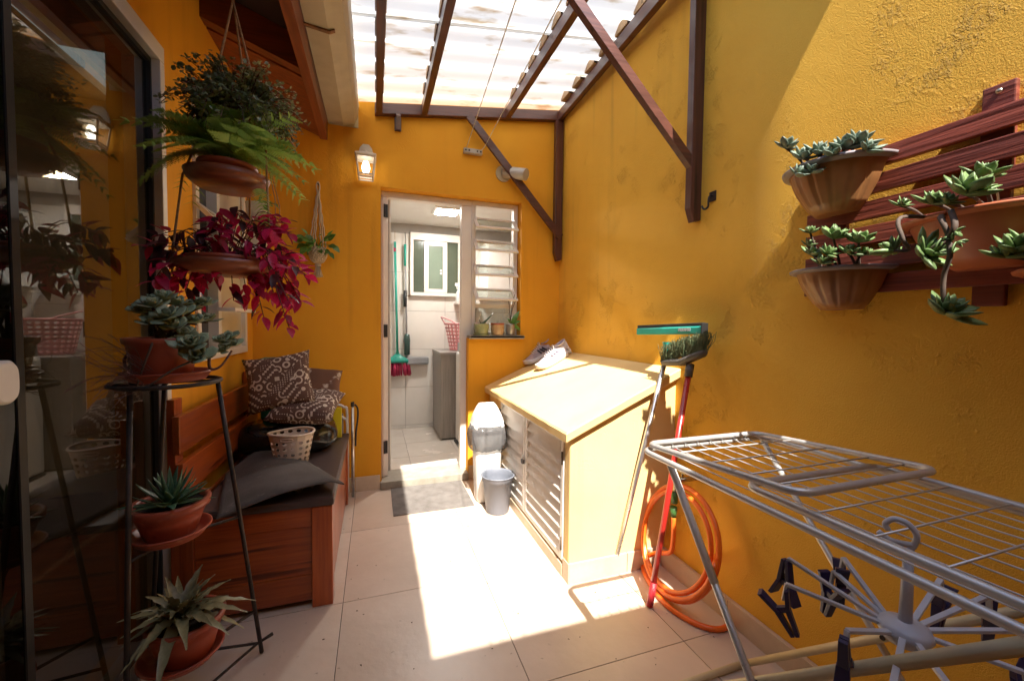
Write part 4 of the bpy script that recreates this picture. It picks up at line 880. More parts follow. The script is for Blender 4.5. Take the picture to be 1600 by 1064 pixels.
MB().box((BX0+.06, BY0-.008, BZ+.001), (BX1+.008, BY1+.006, BZ+.034)).build('seat_pad', M_vinyl, bn_, .012)
MB().box((BX0-.012, BY0+.02, BZ), (BX0+.014, BY0+.085, .87)).build('back_post', M_bench['z'], bn_, .003)
MB().box((BX0-.012, BY1-.09, BZ), (BX0+.014, BY1-.03, .87)).build('back_post', M_bench['z'], bn_, .003)
MB().box((BX0+.015, BY0-.012, .672), (BX0+.040, BY1, .812)).build('back_slat', M_bench['y'], bn_, .004)
MB().box((BX0+.015, BY0+.01, .505), (BX0+.040, BY1, .632)).build('back_slat', M_bench['y'], bn_, .004)
SZ = BZ+.035
# foam mat thrown over the seat
ca, cb_, cc, cd_ = onz(338, 812, SZ+.006), onz(352, 742, SZ+.006), onz(432, 692, SZ+.03), onz(538, 750, SZ+.05)
def fm(u, v, off=0):
    a = ca.lerp(cd_, u); b2 = cb_.lerp(cc, u); p_ = a.lerp(b2, v)
    hump = .062*math.sin(PI*min(1, u*1.05))*(.35+.65*math.sin(PI*(.15+.75*v)))*(.55+.45*u)
    curl = -.02*max(0, (u-.9)/.1)*(1-v)
    return p_+V((0, 0, hump*.75+curl+off+.003*noise.noise(V((u*4, v*4, 2)))))
f1 = MB().grid(fm, 24, 14); o = len(f1.v); f1.v += [p_+V((0, 0, .006)) for p_ in f1.v[:o]]
n1 = len(f1.f); f1.f += [tuple(i+o for i in f_) for f_ in f1.f[:n1]]; f1.sm += [True]*n1
for i in range(24):
    for j in (0, 14): a = i*15+j; f1.f.append((a, a+15, o+a+15, o+a)); f1.sm.append(False)
for j in range(14):
    for i in (0, 24): a = i*15+j; f1.f.append((a, a+1, o+a+1, o+a)); f1.sm.append(False)
tag(f1.build('foam_mat', mat('foam_charcoal', (.105, .088, .08), (.05, .042, .038), scale=7, rough=.85, bump=.6, bscale=220, c3=(.16, .14, .125), spot=.66, sspot=30)), 'crumpled charcoal foam mat thrown over the bench seat', 'mat')
c0, c1, c2_, c3_ = onz(452, 778, SZ+.003), onz(512, 752, SZ+.003), onz(500, 735, SZ+.003), onz(440, 752, SZ+.003)
MBc = MB().perf(lambda u, v: c0.lerp(c1, u).lerp(c3_.lerp(c2_, u), v)+V((0, 0, .012+.010*math.sin(u*19)*math.cos(v*9))), 18, 7, .3)
tag(MBc.build('crochet_cloth', mat('crochet_beige', (.42, .31, .25), (.3, .21, .17), scale=40, rough=.9)), 'beige crochet cloth peeking from under the foam mat', 'cloth')
# cushions
def cushmat(name):
    m, t, b, N, L = nodes(name); tc = N.new('ShaderNodeTexCoord'); sx = N.new('ShaderNodeSeparateXYZ'); L.new(tc.outputs['Object'], sx.inputs[0])
    def ma(op, a, b2=None, c=None):
        n_ = N.new('ShaderNodeMath'); n_.operation = op
        for i, x in enumerate((a, b2, c)):
            if x is None: continue
            if isinstance(x, (int, float)): n_.inputs[i].default_value = x
            else: L.new(x, n_.inputs[i])
        return n_.outputs[0]
    X, Y = sx.outputs[0], sx.outputs[1]
    ax, ay = ma('SNAP', ma('ABSOLUTE', X), .011), ma('SNAP', ma('ABSOLUTE', Y), .011)
    dia = ma('PINGPONG', ma('ADD', ax, ay), .055); zig = ma('LESS_THAN', ma('PINGPONG', ma('ADD', ax, ay), .022), .008)
    big = ma('GREATER_THAN', ma('PINGPONG', ma('ADD', ma('MULTIPLY', X, 1.0), ma('MULTIPLY', Y, .7)), .09), .042)
    vo = N.new('ShaderNodeTexVoronoi'); vo.inputs['Scale'].default_value = 21; vo.inputs['Randomness'].default_value = .55; L.new(tc.outputs['Object'], vo.inputs[0])
    ringp = ma('LESS_THAN', ma('PINGPONG', vo.outputs['Distance'], .2), .075)
    vd = N.new('ShaderNodeTexVoronoi'); vd.inputs['Scale'].default_value = 85; vd.inputs['Randomness'].default_value = .1; L.new(tc.outputs['Object'], vd.inputs[0])
    dots = ma('LESS_THAN', vd.outputs['Distance'], .27)
    sel = ma('GREATER_THAN', ma('SINE', ma('MULTIPLY', ma('SUBTRACT', X, Y), 33)), .72)
    mixp = N.new('ShaderNodeMix'); L.new(big, mixp.inputs[0]); L.new(zig, mixp.inputs[2]); L.new(ringp, mixp.inputs[3])
    mix2 = N.new('ShaderNodeMix'); L.new(sel, mix2.inputs[0]); L.new(mixp.outputs[0], mix2.inputs[2]); L.new(dots, mix2.inputs[3])
    mc = N.new('ShaderNodeMix'); mc.data_type = 'RGBA'; L.new(mix2.outputs[0], mc.inputs[0]); mc.inputs[6].default_value = (.105, .055, .042, 1); mc.inputs[7].default_value = (.52, .44, .36, 1)
    L.new(mc.outputs[2], b.inputs['Base Color']); b.inputs['Roughness'].default_value = .9
    nb = N.new('ShaderNodeTexNoise'); nb.inputs['Scale'].default_value = 400; L.new(tc.outputs['Object'], nb.inputs[0]); bm = N.new('ShaderNodeBump'); bm.inputs['Strength'].default_value = .4; bm.inputs['Distance'].default_value = .002; L.new(nb.outputs[0], bm.inputs['Height']); L.new(bm.outputs[0], b.inputs['Normal'])
    return m
M_cush = cushmat('cushion_print')
def cushion(c, xa, nrm, w, h, th, label, m):
    M = frm(xa, nrm).to_4x4(); M.translation = V(c)
    mb = MB()
    for sgn in (1, -1):
        def fn(u, v):
            a, b2 = 2*u-1, 2*v-1; pin = 1-.10*(1-a*a)*abs(b2)**3; pin2 = 1-.10*(1-b2*b2)*abs(a)**3
            x = a*w/2*pin2; y = b2*h/2*pin; z = sgn*th/2*max(0, (1-a**4)*(1-b2**4))**.55
            return V((x, y, z+.006*noise.noise(V((x*14, y*14, sgn)))*(1-abs(a))))
        mb.grid(fn, 18, 18)
    me = mb.mesh('cushion', m, 0); 
    bm = bmesh.new(); bm.from_mesh(me); bmesh.ops.remove_doubles(bm, verts=bm.verts, dist=.0008); bmesh.ops.recalc_face_normals(bm, faces=bm.faces); bm.to_mesh(me); bm.free()
    return tag(place('cushion', me, M), label, 'cushion')
Y_ = 2.52
p = ony(450, 672, Y_)
cushion(ony(480, 634, Y_-.04)+V((0, 0, .0)), (1, -.15, -.04), (.05, -.35, 1), .34, .30, .12, 'flat brown and white patterned cushion lying on the black bag', M_cush)
cushion(ony(437, 599, Y_-.06)+V((0, 0, .01)), (1, .05, .16), (.1, -1, .42), .33, .31, .12, 'large upright brown cushion with white folk pattern on the bench', M_cush)
M_c3 = mat('cushion_brown', (.16, .075, .045), (.13, .06, .035), scale=9, rough=.9, c3=(.5, .42, .34), spot=.62, sspot=16)
cushion(ony(503, 600, Y_+.14), (1, .1, -.12), (.1, -.8, .7), .22, .22, .09, 'small plain brown cushion with pale leaves behind the patterned pair', M_c3)
# black bag
bc = ony(452, 684, Y_); bc.z = SZ+.085
bgm = MB()
def bagf(u, v):
    a = 2*PI*u; t_ = PI*(v-.5); r = math.cos(t_)
    q_ = V((.245*math.copysign(abs(math.cos(a))**.8, math.cos(a))*r**.6, .18*math.copysign(abs(math.sin(a))**.8, math.sin(a))*r**.6, .09*math.copysign(abs(math.sin(t_))**.7, math.sin(t_)))) if r > 1e-6 else V((0, 0, .09*(1 if t_ > 0 else -1)))
    n_ = noise.noise(q_*16)*.012+abs(noise.noise(q_*34+V((4, 2, 1))))*.007
    k_ = bc+q_*(1+n_*4); k_.z = max(k_.z, SZ+.0015); return k_
bgm.grid(bagf, 48, 24)
tag(bgm.build('rubbish_bag', mat('black_plastic', (.006, .006, .007), (.01, .01, .011), rough=.14, bump=.3, bscale=40)), 'stuffed shiny black plastic bag on the bench under the cushions', 'bag')
# white perforated basket on the seat
bt = ony(455, 664, 2.215); bb_ = ony(456, 708, 2.215); hB = .165
BC2 = V((bb_.x, 2.215, SZ+.002))
wbk = thing('plastic_basket', 'small cream plastic basket with round holes in front of the black bag', 'basket', BC2)
def wb_(u, v): a = 2*PI*u; r = .062+.028*v; return BC2+V((r*math.cos(a)*1.12, r*math.sin(a)*.9, .004+hB*v))
M_wb = mat('basket_cream', (.66, .56, .46), (.58, .48, .38), rough=.5)
MB().perf(wb_, 16, 6, .30, lambda i, j: j == 5 and 9 <= i <= 14).lathe([(0, .001), (.062, .001), (.062, .005), (0, .005)], BC2, 20, None, 1.12, .9).build('body', M_wb, wbk)
MB().tube([wb_(k/28, 1)+V((0, 0, .0+.004*math.sin(k*.45))) for k in range(28)], .0055, 8, True).build('rim', M_wb, wbk)
ho = [wb_(.735+.045*math.cos(2*PI*k/14), .88+.045*math.sin(2*PI*k/14))+V((0, -.002, 0)) for k in range(14)]
MB().tube(ho, .003, 6, True).build('handle', M_wb, wbk)
# green box behind the cushions
q = ony(430, 562, 2.72)
tag(MB().box((q.x-.07, 2.67, SZ+.002), (q.x+.05, 2.77, q.z+.012)).build('storage_box', mat('green_box', (.02, .25, .17), (.015, .2, .13), rough=.4), None, .01), 'green plastic box half hidden behind the upright cushion', 'box')
# yellow board and folded chair at the bench end
q0, q1 = ony(513, 637, 2.70), ony(531, 670, 2.70)
tag(MB().box((q0.x, 2.685, SZ+.002), (q1.x+.012, 2.70, q0.z)).build('yellow_board', mat('yellow_plastic', (.68, .55, .02), (.6, .47, .015), rough=.4), None, .003), 'bright yellow board standing on the bench end', 'board')
fc = thing('folding_chair', 'folded white tubular chair between the bench and the wall', 'chair', (-.14, 2.88, 0))
q0, q1 = ony(551, 628, 2.86), ony(550, 760, 2.86)
MB().tube([(q0.x, 2.86, .004), (q0.x, 2.86, q0.z-.03)], .010, 10).build('leg', M_alu, fc)
MB().tube([(q0.x, 2.86, q0.z-.03), (q0.x, 2.86, q0.z)], .012, 10).build('end_cap', M_black, fc)
MB().tube([(q0.x-.30, 2.86, .004), (q0.x-.30, 2.86, q0.z-.03)], .010, 10).build('leg', M_alu, fc)
for dz_ in (.0, -.075): 
    MB().tube(spline([(q0.x-.30, 2.885, q0.z-.02+dz_), (q0.x-.12, 2.885, q0.z-.015+dz_), (q0.x-.055, 2.885, q0.z-.035+dz_), (q0.x-.035, 2.885, q0.z-.10+dz_), (q0.x-.033, 2.885, .004)], 5), .008, 8).build('frame_tube', M_white, fc)
MB().box((q0.x-.28, 2.895, q0.z-.26), (q0.x-.06, 2.905, q0.z-.08)).build('back_panel', mat('chair_grey', (.30, .28, .25), rough=.7), fc, .003)
MB().tube(spline([(q0.x+.016, 2.88, q0.z-.30), (q0.x+.020, 2.88, q0.z-.2), (q0.x+.030, 2.88, q0.z-.12), (q0.x+.030, 2.88, q0.z-.05), (q0.x+.012, 2.88, q0.z-.02)], 5), .006, 8).build('side_stay', M_black, fc)
# ------------------------------------------------------------------ leaf shapes shared by many objects
def leafmat(name, c1, c2, trl=.25, rough=.4, rnd=.25, scale=18, c3=None, spot=.65, sspot=30): return mat(name, c1, c2, scale=scale, rough=rough, trl=trl, rnd=rnd, c3=c3, spot=spot, sspot=sspot)
def flatleaf(name, m, w=.42, curve=.25, cup=.12, n=6, tip=1.0, wavy=0):
    """unit leaf along +X, tapered both ends, arched and slightly cupped"""
    mb = MB(); rows = []
    for i in range(n+1):
        t_ = i/n; ww = w*.5*(math.sin(PI*min(1, t_**.75)))**.85 if 0 < t_ < 1 else .012
        z = -curve*t_*t_+curve*.35*t_
        for s_ in (-1, 0, 1):
            mb.v.append(V((t_, s_*ww, z+(cup*ww if s_ else 0)+(wavy*math.sin(i*2.6+s_)*ww if s_ else 0))))
    for i in range(n):
        for k in range(2): a = i*3+k; mb.f.append((a, a+3, a+4, a+1)); mb.sm.append(True)
    return mb.mesh(name, m, 0, False)
def fatleaf(name, m, w=.5, th=.16, n=5, blunt=.5, point=.12):
    """thick succulent leaf along +X"""
    rings = []
    for i in range(n+1):
        t_ = i/n; ww = w/2*(.34+.66*math.sin(PI*.5*min(1, t_/.62))) if t_ < .62 else w/2*math.sqrt(max(0, 1-((t_-.62)/.38)**2))*(1-blunt*.1)
        hh = th/2*(.7+.5*math.sin(PI*t_))*(1 if t_ < .8 else max(.12, 1-(t_-.8)*4)); ww = max(ww, .015); x = t_ + (point*(t_ > .98))
        z = .16*t_*t_
        rings.append([V((x, ww*a, z+hh*b2)) for a, b2 in ((1, .25), (.55, .75), (0, .55), (-.55, .75), (-1, .25), (-.6, -.7), (0, -1), (.6, -.7))])
    return loft(MB(), rings).mesh(name, m, 0, True)
def rosette(parent, c, nrm, r, me, n=14, e0=12, e1=75, s0=1.0, s1=.45, jit=.15):
    F = frm(V((1, .01, .02)), nrm); x_, y_, z_ = F.col[0], F.col[1], F.col[2]; c = V(c); a0 = random.uniform(0, 6)
    for k in range(n):
        t_ = k/max(1, n-1); a = a0+k*2.39996; e = rad(e0+(e1-e0)*t_**1.1+random.uniform(-8, 8)); d = (x_*math.cos(a)+y_*math.sin(a))*math.cos(e)+z_*math.sin(e)
        up = z_*math.cos(e)-(x_*math.cos(a)+y_*math.sin(a))*math.sin(e); s_ = r*(s0+(s1-s0)*t_)*random.uniform(1-jit, 1+jit)
        place('leaf', me, xf(d, up, c+z_*.004*t_, s_), parent)
def soil(parent, c, r, sx=1, sy=1): return MB().disc(c, r, 20, sx, sy).add([], []).build('soil', M_dirt, parent, fix=False)
def potlathe(r0, r1, h, lip=.012, th=.004):
    return [(0, .001), (r0, .001), (r0+.002, .004), (r0+(r1-r0)*.5+.003, h*.5), (r1, h-lip*1.6), (r1+lip*.55, h-lip*1.3), (r1+lip*.7, h-.003), (r1+lip*.5, h), (r1-th, h-.001), (r1-th*1.5, h-lip*1.5), (r0+(r1-r0)*.5-th, h*.5)]
# ------------------------------------------------------------------ iron plant stand
sc = V((-.553, 1.42, 0))
ps = thing('plant_stand', 'tall black iron tripod plant stand next to the glass door', 'plant stand', sc)
rc = ony(262, 597, 1.42); rr_ = .125
MB().tube([(rc.x+rr_*math.cos(a), 1.42+rr_*math.sin(a), rc.z) for a in [2*PI*k/36 for k in range(36)]], .006, 8, True).build('top_ring', M_iron, ps)
for dx, dy in ((1, .25), (-.25, 1)): MB().tube([(rc.x-rr_*.98*dx, 1.42-rr_*.98*dy*.98, rc.z-.001), (rc.x+rr_*.98*dx, 1.42+rr_*.98*dy*.98, rc.z-.001)], .0045, 6).build('ring_bar', M_iron, ps)
fr_ = onz(409, 1018, .006); tr_ = ony(340, 598, 1.46)
fl_ = V((-.60, 1.235, .006)); tl_ = ony(203, 602, 1.37)
fb_ = V((-.705, 1.60, .006)); tb_ = V((-.615, 1.52, rc.z-.004))
tr_.z = rc.z-.004; tl_.z = rc.z-.004
for a, b_ in ((tr_, fr_), (tl_, fl_), (tb_, fb_)): MB().tube([a, b_], .0068, 8).build('leg', M_iron, ps)
t1 = [a.lerp(b_, .56) for a, b_ in ((tr_, fr_), (tl_, fl_), (tb_, fb_))]
mid = V((-.568, 1.42, .535))
low = V((-.54, 1.40, .178))
for k, e in enumerate(t1):
    e = [a.lerp(b_, (rc.z-mid.z+.012)/rc.z) for a, b_ in ((tr_, fr_), (tl_, fl_), (tb_, fb_))][k]
    MB().tube([e, mid-V((0, 0, .009))], .0045, 6).build('tier_rod', M_iron, ps)
    e = [a.lerp(b_, (rc.z-low.z+.012)/rc.z) for a, b_ in ((tr_, fr_), (tl_, fl_), (tb_, fb_))][k]
    MB().tube([e, low-V((0, 0, .009))], .0045, 6).build('tier_rod', M_iron, ps)
b1, b2 = fr_+V((-.004, 0, .05)), None
MB().tube([tr_.lerp(fr_, .955), fl_.lerp(tl_, .05)], .0045, 6).build('base_rod', M_iron, ps)
MB().tube([tr_.lerp(fr_, .962), fb_.lerp(tb_, .05)], .0045, 6).build('base_rod', M_iron, ps)
MB().tube([tr_.lerp(fr_, .957), tr_.lerp(fr_, .957)+V((.035, .02, .006))], [.0045, .006], 6).build('base_rod', M_iron, ps)
def saucer(c, r, label):
    return tag(MB().lathe([(0, 0), (r*.80, 0), (r*.84, .004), (r*.94, .020), (r, .022), (r, .027), (r*.96, .027), (r*.90, .023), (r*.80, .008), (r*.55, .006), (r*.52, .009), (r*.48, .006), (0, .006)], c, 40).build('plant_saucer', M_terra), label, 'saucer', None)
def pot(parent, c, r0, r1, h, m=None, lip=.012):
    o_ = MB().lathe(potlathe(r0, r1, h, lip), c, 36).build('pot', m or M_terra, parent); soil(parent, V(c)+V((0, 0, h*.86)), r1*.93); return o_
# top pot
s1_ = V((rc.x+.004, 1.42, rc.z+.0065)); saucer(s1_, .105, 'red plastic saucer on the top ring of the iron stand')
p1_ = s1_+V((-.012, 0, .0075))
pp = thing('potted_succulent', 'sprawling grey green succulent in a red pot on top of the stand', 'potted plant', p1_)
pot(pp, p1_, .062, .082, .115)
M_jade = leafmat('jade_leaf', (.34, .40, .25), (.22, .28, .17), .08, .45, .3, 24, (.2, .24, .1), .62)
JL = fatleaf('leaf', M_jade, .78, .10, 5, .2, 0)
M_stem = mat('woody_stem', (.10, .065, .045), (.06, .04, .03), scale=60, rough=.8)
M_stemr = mat('reddish_stem', (.13, .055, .04), (.08, .035, .03), scale=60, rough=.7)
base = p1_+V((0, 0, .098))
def px_at(u, v, Y): return ony(u, v, Y)
def branch(parent, pts, r0, r1, m=M_stem):
    P_ = spline(pts, 5); return MB().tube(P_, [r0+(r1-r0)*i/(len(P_)-1) for i in range(len(P_))], 6).build('stem', m, parent)
for u_, v_, Y, r, n_ in ((222, 487, 1.40, .036, 9), (238, 480, 1.38, .040, 11), (255, 470, 1.42, .044, 12), (275, 478, 1.44, .040, 11), (262, 497, 1.36, .042, 12), (285, 492, 1.40, .036, 10), (300, 482, 1.46, .036, 10), (318, 478, 1.47, .040, 11), (240, 505, 1.37, .036, 10), (275, 512, 1.36, .034, 10), (308, 505, 1.43, .036, 11), (326, 502, 1.46, .032, 9), (250, 490, 1.46, .036, 10), (300, 540, 1.36, .046, 13), (310, 558, 1.35, .040, 11), (292, 525, 1.38, .034, 9), (345, 535, 1.42, .030, 9), (358, 530, 1.44, .030, 9), (366, 540, 1.43, .026, 8), (350, 548, 1.41, .026, 7)):
    c = px_at(u_, v_, Y); nrm = (c-base+V((0, -.03, .12))).normalized(); nrm = (nrm+V((random.uniform(-.3, .3), -.25, .2))).normalized()
    rosette(pp, c, nrm, r*1.18, JL, n_+2, 8, 70, 1, .5)
    if u_ < 335: branch(pp, [base+V((random.uniform(-.04, .04), random.uniform(-.04, .04), -.01)), base.lerp(c, .55)+V((0, 0, .02)), c-nrm*.004], .005, .003)
branch(pp, [base+V((.03, 0, 0)), px_at(322, 545, 1.39), px_at(328, 575, 1.39), px_at(345, 572, 1.40), px_at(362, 548, 1.43)], .005, .003, M_stemr)
branch(pp, [base+V((-.03, -.02, 0)), px_at(240, 530, 1.34), px_at(225, 570, 1.33), px_at(213, 605, 1.34)], .004, .0025, M_stem)
branch(pp, [px_at(305, 562, 1.34), px_at(270, 578, 1.32), px_at(240, 598, 1.31), px_at(228, 604, 1.31)], .0032, .0022, M_stem)
branch(pp, [base+V((-.05, 0, .0)), px_at(207, 548, 1.40), px_at(194, 562, 1.40), px_at(200, 578, 1.40), px_at(218, 585, 1.39)], .004, .003, M_stemr)
h = MB()
for k in range(46):
    s_ = px_at(random.uniform(205, 245), random.uniform(570, 605), 1.36+random.uniform(-.05, .05)); ln = random.uniform(.06, .17); a = random.uniform(2.2, 4.3); e = random.uniform(-.3, .9)
    d = V((math.cos(a)*.8, math.sin(a)*.35, e)); d = d.normalized()*ln
    q0 = s_; q1 = s_+d*.5+V((random.uniform(-.015, .015), random.uniform(-.02, .02), random.uniform(-.01, .02))); q2 = s_+d+V((0, 0, random.uniform(-.05, .02)))
    for q_ in (q0, q1, q2): q_.x = max(q_.x, XL+.012)
    h.tube(spline([q0, q1, q2], 4), .0008, 4, False, False)
stuff(h.build('dry_twigs', M_stemr, pp, fix=False))
# aloe on the middle tier
saucer(mid-V((0, 0, .004)), .098, 'red plastic saucer on the middle tier of the iron stand'); pb = mid+V((0, 0, .0035))
pa = thing('potted_aloe', 'spiky dark green aloe in a red pot on the middle tier', 'potted plant', pb)
pot(pa, pb, .060, .086, .10, None, .016)
M_aloe = leafmat('aloe_leaf', (.08, .165, .085), (.045, .105, .055), .05, .35, .3, 14, (.12, .2, .1), .7, 60)
AL = []
for k in range(3):
    rings = []
    for i in range(7):
        t_ = i/6; ww = (.13*(1-t_)**.8+.004)*(1+.1*k); z = [.10, .22, -.08][k]*t_*t_; rings.append([V((t_, ww*a, z+ww*b2*.5)) for a, b2 in ((1, .5), (.4, .15), (-.4, .15), (-1, .5), (-.5, -.5), (.5, -.5))])
    AL.append(loft(MB(), rings).mesh('leaf', M_aloe, 0, True))
cc_ = pb+V((0, 0, .084))
for k in range(34):
    t_ = k/33; a = k*2.39996; e = rad(4+66*t_**1.2+random.uniform(-7, 7)); d = V((math.cos(a)*math.cos(e), math.sin(a)*math.cos(e), math.sin(e))); up = V((-math.cos(a)*math.sin(e), -math.sin(a)*math.sin(e), math.cos(e)))
    place('leaf', random.choice(AL), xf(d, up, cc_+d*.008+V((0, 0, .008*t_)), random.uniform(.098, .128)*(1-.22*t_)), pa)
# cryptanthus on the low tier
saucer(low-V((0, 0, .004)), .103, 'red plastic saucer on the lowest tier of the iron stand'); pc = low+V((.012, .0, .0035))
pk = thing('potted_bromeliad', 'wavy olive leaved earth star in a red pot on the lowest tier', 'potted plant', pc)
pot(pk, pc, .062, .088, .115, None, .012)
M_cry = leafmat('earth_star_leaf', (.24, .215, .105), (.14, .125, .06), .1, .45, .35, 10, (.20, .19, .11), .6, 20)
CL = [flatleaf('leaf', M_cry, .20, c_, .5, 12, 1, .45) for c_ in (.3, .55, .8)]
cc_ = pc+V((-.012, -.01, .105))
for k in range(40):
    t_ = k/39; a = k*2.39996; e = rad(14+52*t_+random.uniform(-9, 9)); d = V((math.cos(a)*math.cos(e), math.sin(a)*math.cos(e), math.sin(e))); up = V((-math.cos(a)*math.sin(e), -math.sin(a)*math.sin(e), math.cos(e)))
    s_ = random.uniform(.13, .19)*(1-.25*t_)
    if d.x < -.5: s_ *= .85
    place('leaf', CL[min(2, int(3*(1-t_)))], xf(d, up, cc_+V((0, 0, .012*t_)), s_), pk)
# ------------------------------------------------------------------ hanging planter
hy = 1.65
def hp(u, v, dy=0): return ony(u, v, hy+dy)
ap = hp(364, 2); top_ = V((ap.x, hy, dz(ap.x)+.16))
hgx = thing('hanging_planter', 'jute rope hanger with wooden trays above the bench end', 'plant hanger', (ap.x, hy, 1.3))
t2c, t3c, t1c = hp(357, 296), hp(352, 430), hp(372, 210)
M_tray = wood('tray_wood', (.30, .085, .03), (.17, .045, .018), 'x', .45, .2)
trays = []
for c, r, h_ in ((t1c, .088, .022), (t2c, .125, .045), (t3c, .148, .042)):
    trays.append((c, r)); MB().lathe([(0, 0), (r*.72, 0), (r*.92, h_*.45), (r, h_), (r*.97, h_), (r*.88, h_*.5), (r*.70, .010), (0, .010)], c, 36).build('tray', M_tray, hgx)
MB().tube([top_, ap], .0045, 6).build('rope', M_rope, hgx)
for k, a in enumerate((PI*1.02, -.25, PI*.42)):
    pts = [ap]
    for c, r in trays: pts.append(c+V((r*1.02*math.cos(a), r*1.02*math.sin(a), .03)))
    pts.append(pts[-1]+V((.01, 0, -.05)))
    for i in range(len(pts)-1): MB().tube([pts[i], pts[i].lerp(pts[i+1], .5)+V((0, 0, -.001)), pts[i+1]], .0036, 6).build('rope', M_rope, hgx)
# top: small leaved bush
pt_ = t1c+V((0, 0, .0105)); tb = thing('hanging_bush', 'dense dark small leaved plant in a brown pot at the top of the rope hanger', 'potted plant', pt_)
MB().lathe(potlathe(.055, .075, .10), pt_, 28).build('pot', mat('brown_pot', (.16, .05, .03), (.12, .035, .02), rough=.5), tb); soil(tb, pt_+V((0, 0, .085)), .07)
M_bush = leafmat('bush_leaf', (.29, .33, .17), (.16, .20, .095), .15, .42, .2, 9)
h = MB(); hs = MB(); bc_ = pt_+V((0, 0, .075))
for k in range(260):
    a = random.uniform(0, 2*PI); el = random.uniform(-.7, 1.35); ln = random.uniform(.07, .165); d = V((math.cos(a)*math.cos(el), math.sin(a)*math.cos(el), math.sin(el)))
    s_ = bc_+V((d.x*.05, d.y*.05, -.02)); q1 = s_+d*ln*.6+V((0, 0, .03)); q2 = s_+d*ln+V((0, 0, .01-.05*random.random()*(1 if el < .4 else 0)))
    P_ = spline([s_, q1, q2], 5); hs.tube(P_, .0011, 4, False, False)
    for i in range(2, len(P_)):
        for s2 in range(3):
            e = P_[i]+V((random.uniform(-.012, .012), random.uniform(-.012, .012), random.uniform(-.01, .01))); dd = V((random.uniform(-1, 1), random.uniform(-1, 1), random.uniform(-.5, .7))).normalized(); up = V((random.uniform(-.6, .6), random.uniform(-.9, .2), 1))
            M = xf(dd, up, e, random.uniform(.011, .018)); b0 = len(h.v)
            for x_, y_ in ((0, 0), (.35, .36), (.75, .32), (1, 0), (.75, -.32), (.35, -.36)): h.v.append(M @ V((x_, y_, .12*abs(y_))))
            h.f += [(b0, b0+1, b0+2, b0+3), (b0, b0+3, b0+4, b0+5)]; h.sm += [True, True]
stuff(h.build('foliage', M_bush, tb, fix=False)); hs.build('stem', M_stemr, tb, fix=False)
# middle: fern
fb = t2c+V((0, 0, .011)); fe = thing('hanging_fern', 'bright feathery fern spilling from the middle tray of the rope hanger', 'potted plant', fb)
MB().lathe(potlathe(.06, .08, .07), fb, 28).build('pot', M_terra, fe); soil(fe, fb+V((0, 0, .06)), .075)
M_fern = leafmat('fern_frond', (.36, .50, .11), (.22, .38, .07), .4, .45, .35, 8)
def frond(droop, n=15, m=None):
    mb = MB(); ax = [V((t_, 0, .30*math.sin(t_*1.9)-droop*t_**2.2)) for t_ in [i/24 for i in range(25)]]
    def at(t_): f_ = t_*24; i = min(23, int(f_)); return ax[i].lerp(ax[i+1], f_-i)
    mb.tube(ax, [.006*(1-.8*i/24) for i in range(25)], 4, False, False)
    for i in range(n):
        t_ = .14+.85*i/n; ln = .34*math.sin(PI*(.18+.80*(1-t_)))**.8*(1-t_*.35); o_ = at(t_); dx = (at(min(1, t_+.03))-o_).normalized()
        for s_ in (-1, 1):
            d = (V((0, s_, -.10))+dx*.55).normalized(); up = V((0, 0, 1)); sd = up.cross(d).normalized(); nl_ = 7
            for j in range(nl_):
                u_ = (j+.5)/nl_; w_ = .052*(1-u_*.75)*(ln/.34+.25); b_ = o_+d*ln*u_+V((0, 0, -.08*u_*u_*ln))
                for s2 in (-1, 1):
                    e = b_+(sd*s2+d*.55).normalized()*w_; wd_ = d*.018*(1-.4*u_); k0 = len(mb.v)
                    mb.v += [b_-wd_, e-wd_*.3, e+wd_*.5, b_+wd_]; mb.f.append((k0, k0+1, k0+2, k0+3)); mb.sm.append(False)
    return mb.mesh('frond', m or M_fern, 0, False)
FR = [frond(.35), frond(.75), frond(1.15)]
fc_ = fb+V((0, 0, .07))
for k in range(95):
    a = k*2.39996+random.uniform(-.2, .2); e = rad(random.uniform(8, 72)); d = V((math.cos(a)*math.cos(e), math.sin(a)*math.cos(e), math.sin(e))); up = V((-math.cos(a)*math.sin(e), -math.sin(a)*math.sin(e), math.cos(e)))
    s_ = random.uniform(.13, .21)*(1.12 if d.x > .3 else 1)
    place('frond', random.choice(FR), xf(d, up+V((random.uniform(-.3, .3), random.uniform(-.3, .3), 0)), fc_+V((d.x*.03, d.y*.03, 0)), s_, s_*random.uniform(.9, 1.25), s_), fe)
place('frond', FR[2], xf(V((.12, -.4, -.35)), V((0, -.6, .6)), hp(405, 318, -.02)+V((0, 0, .05)), .12), fe)
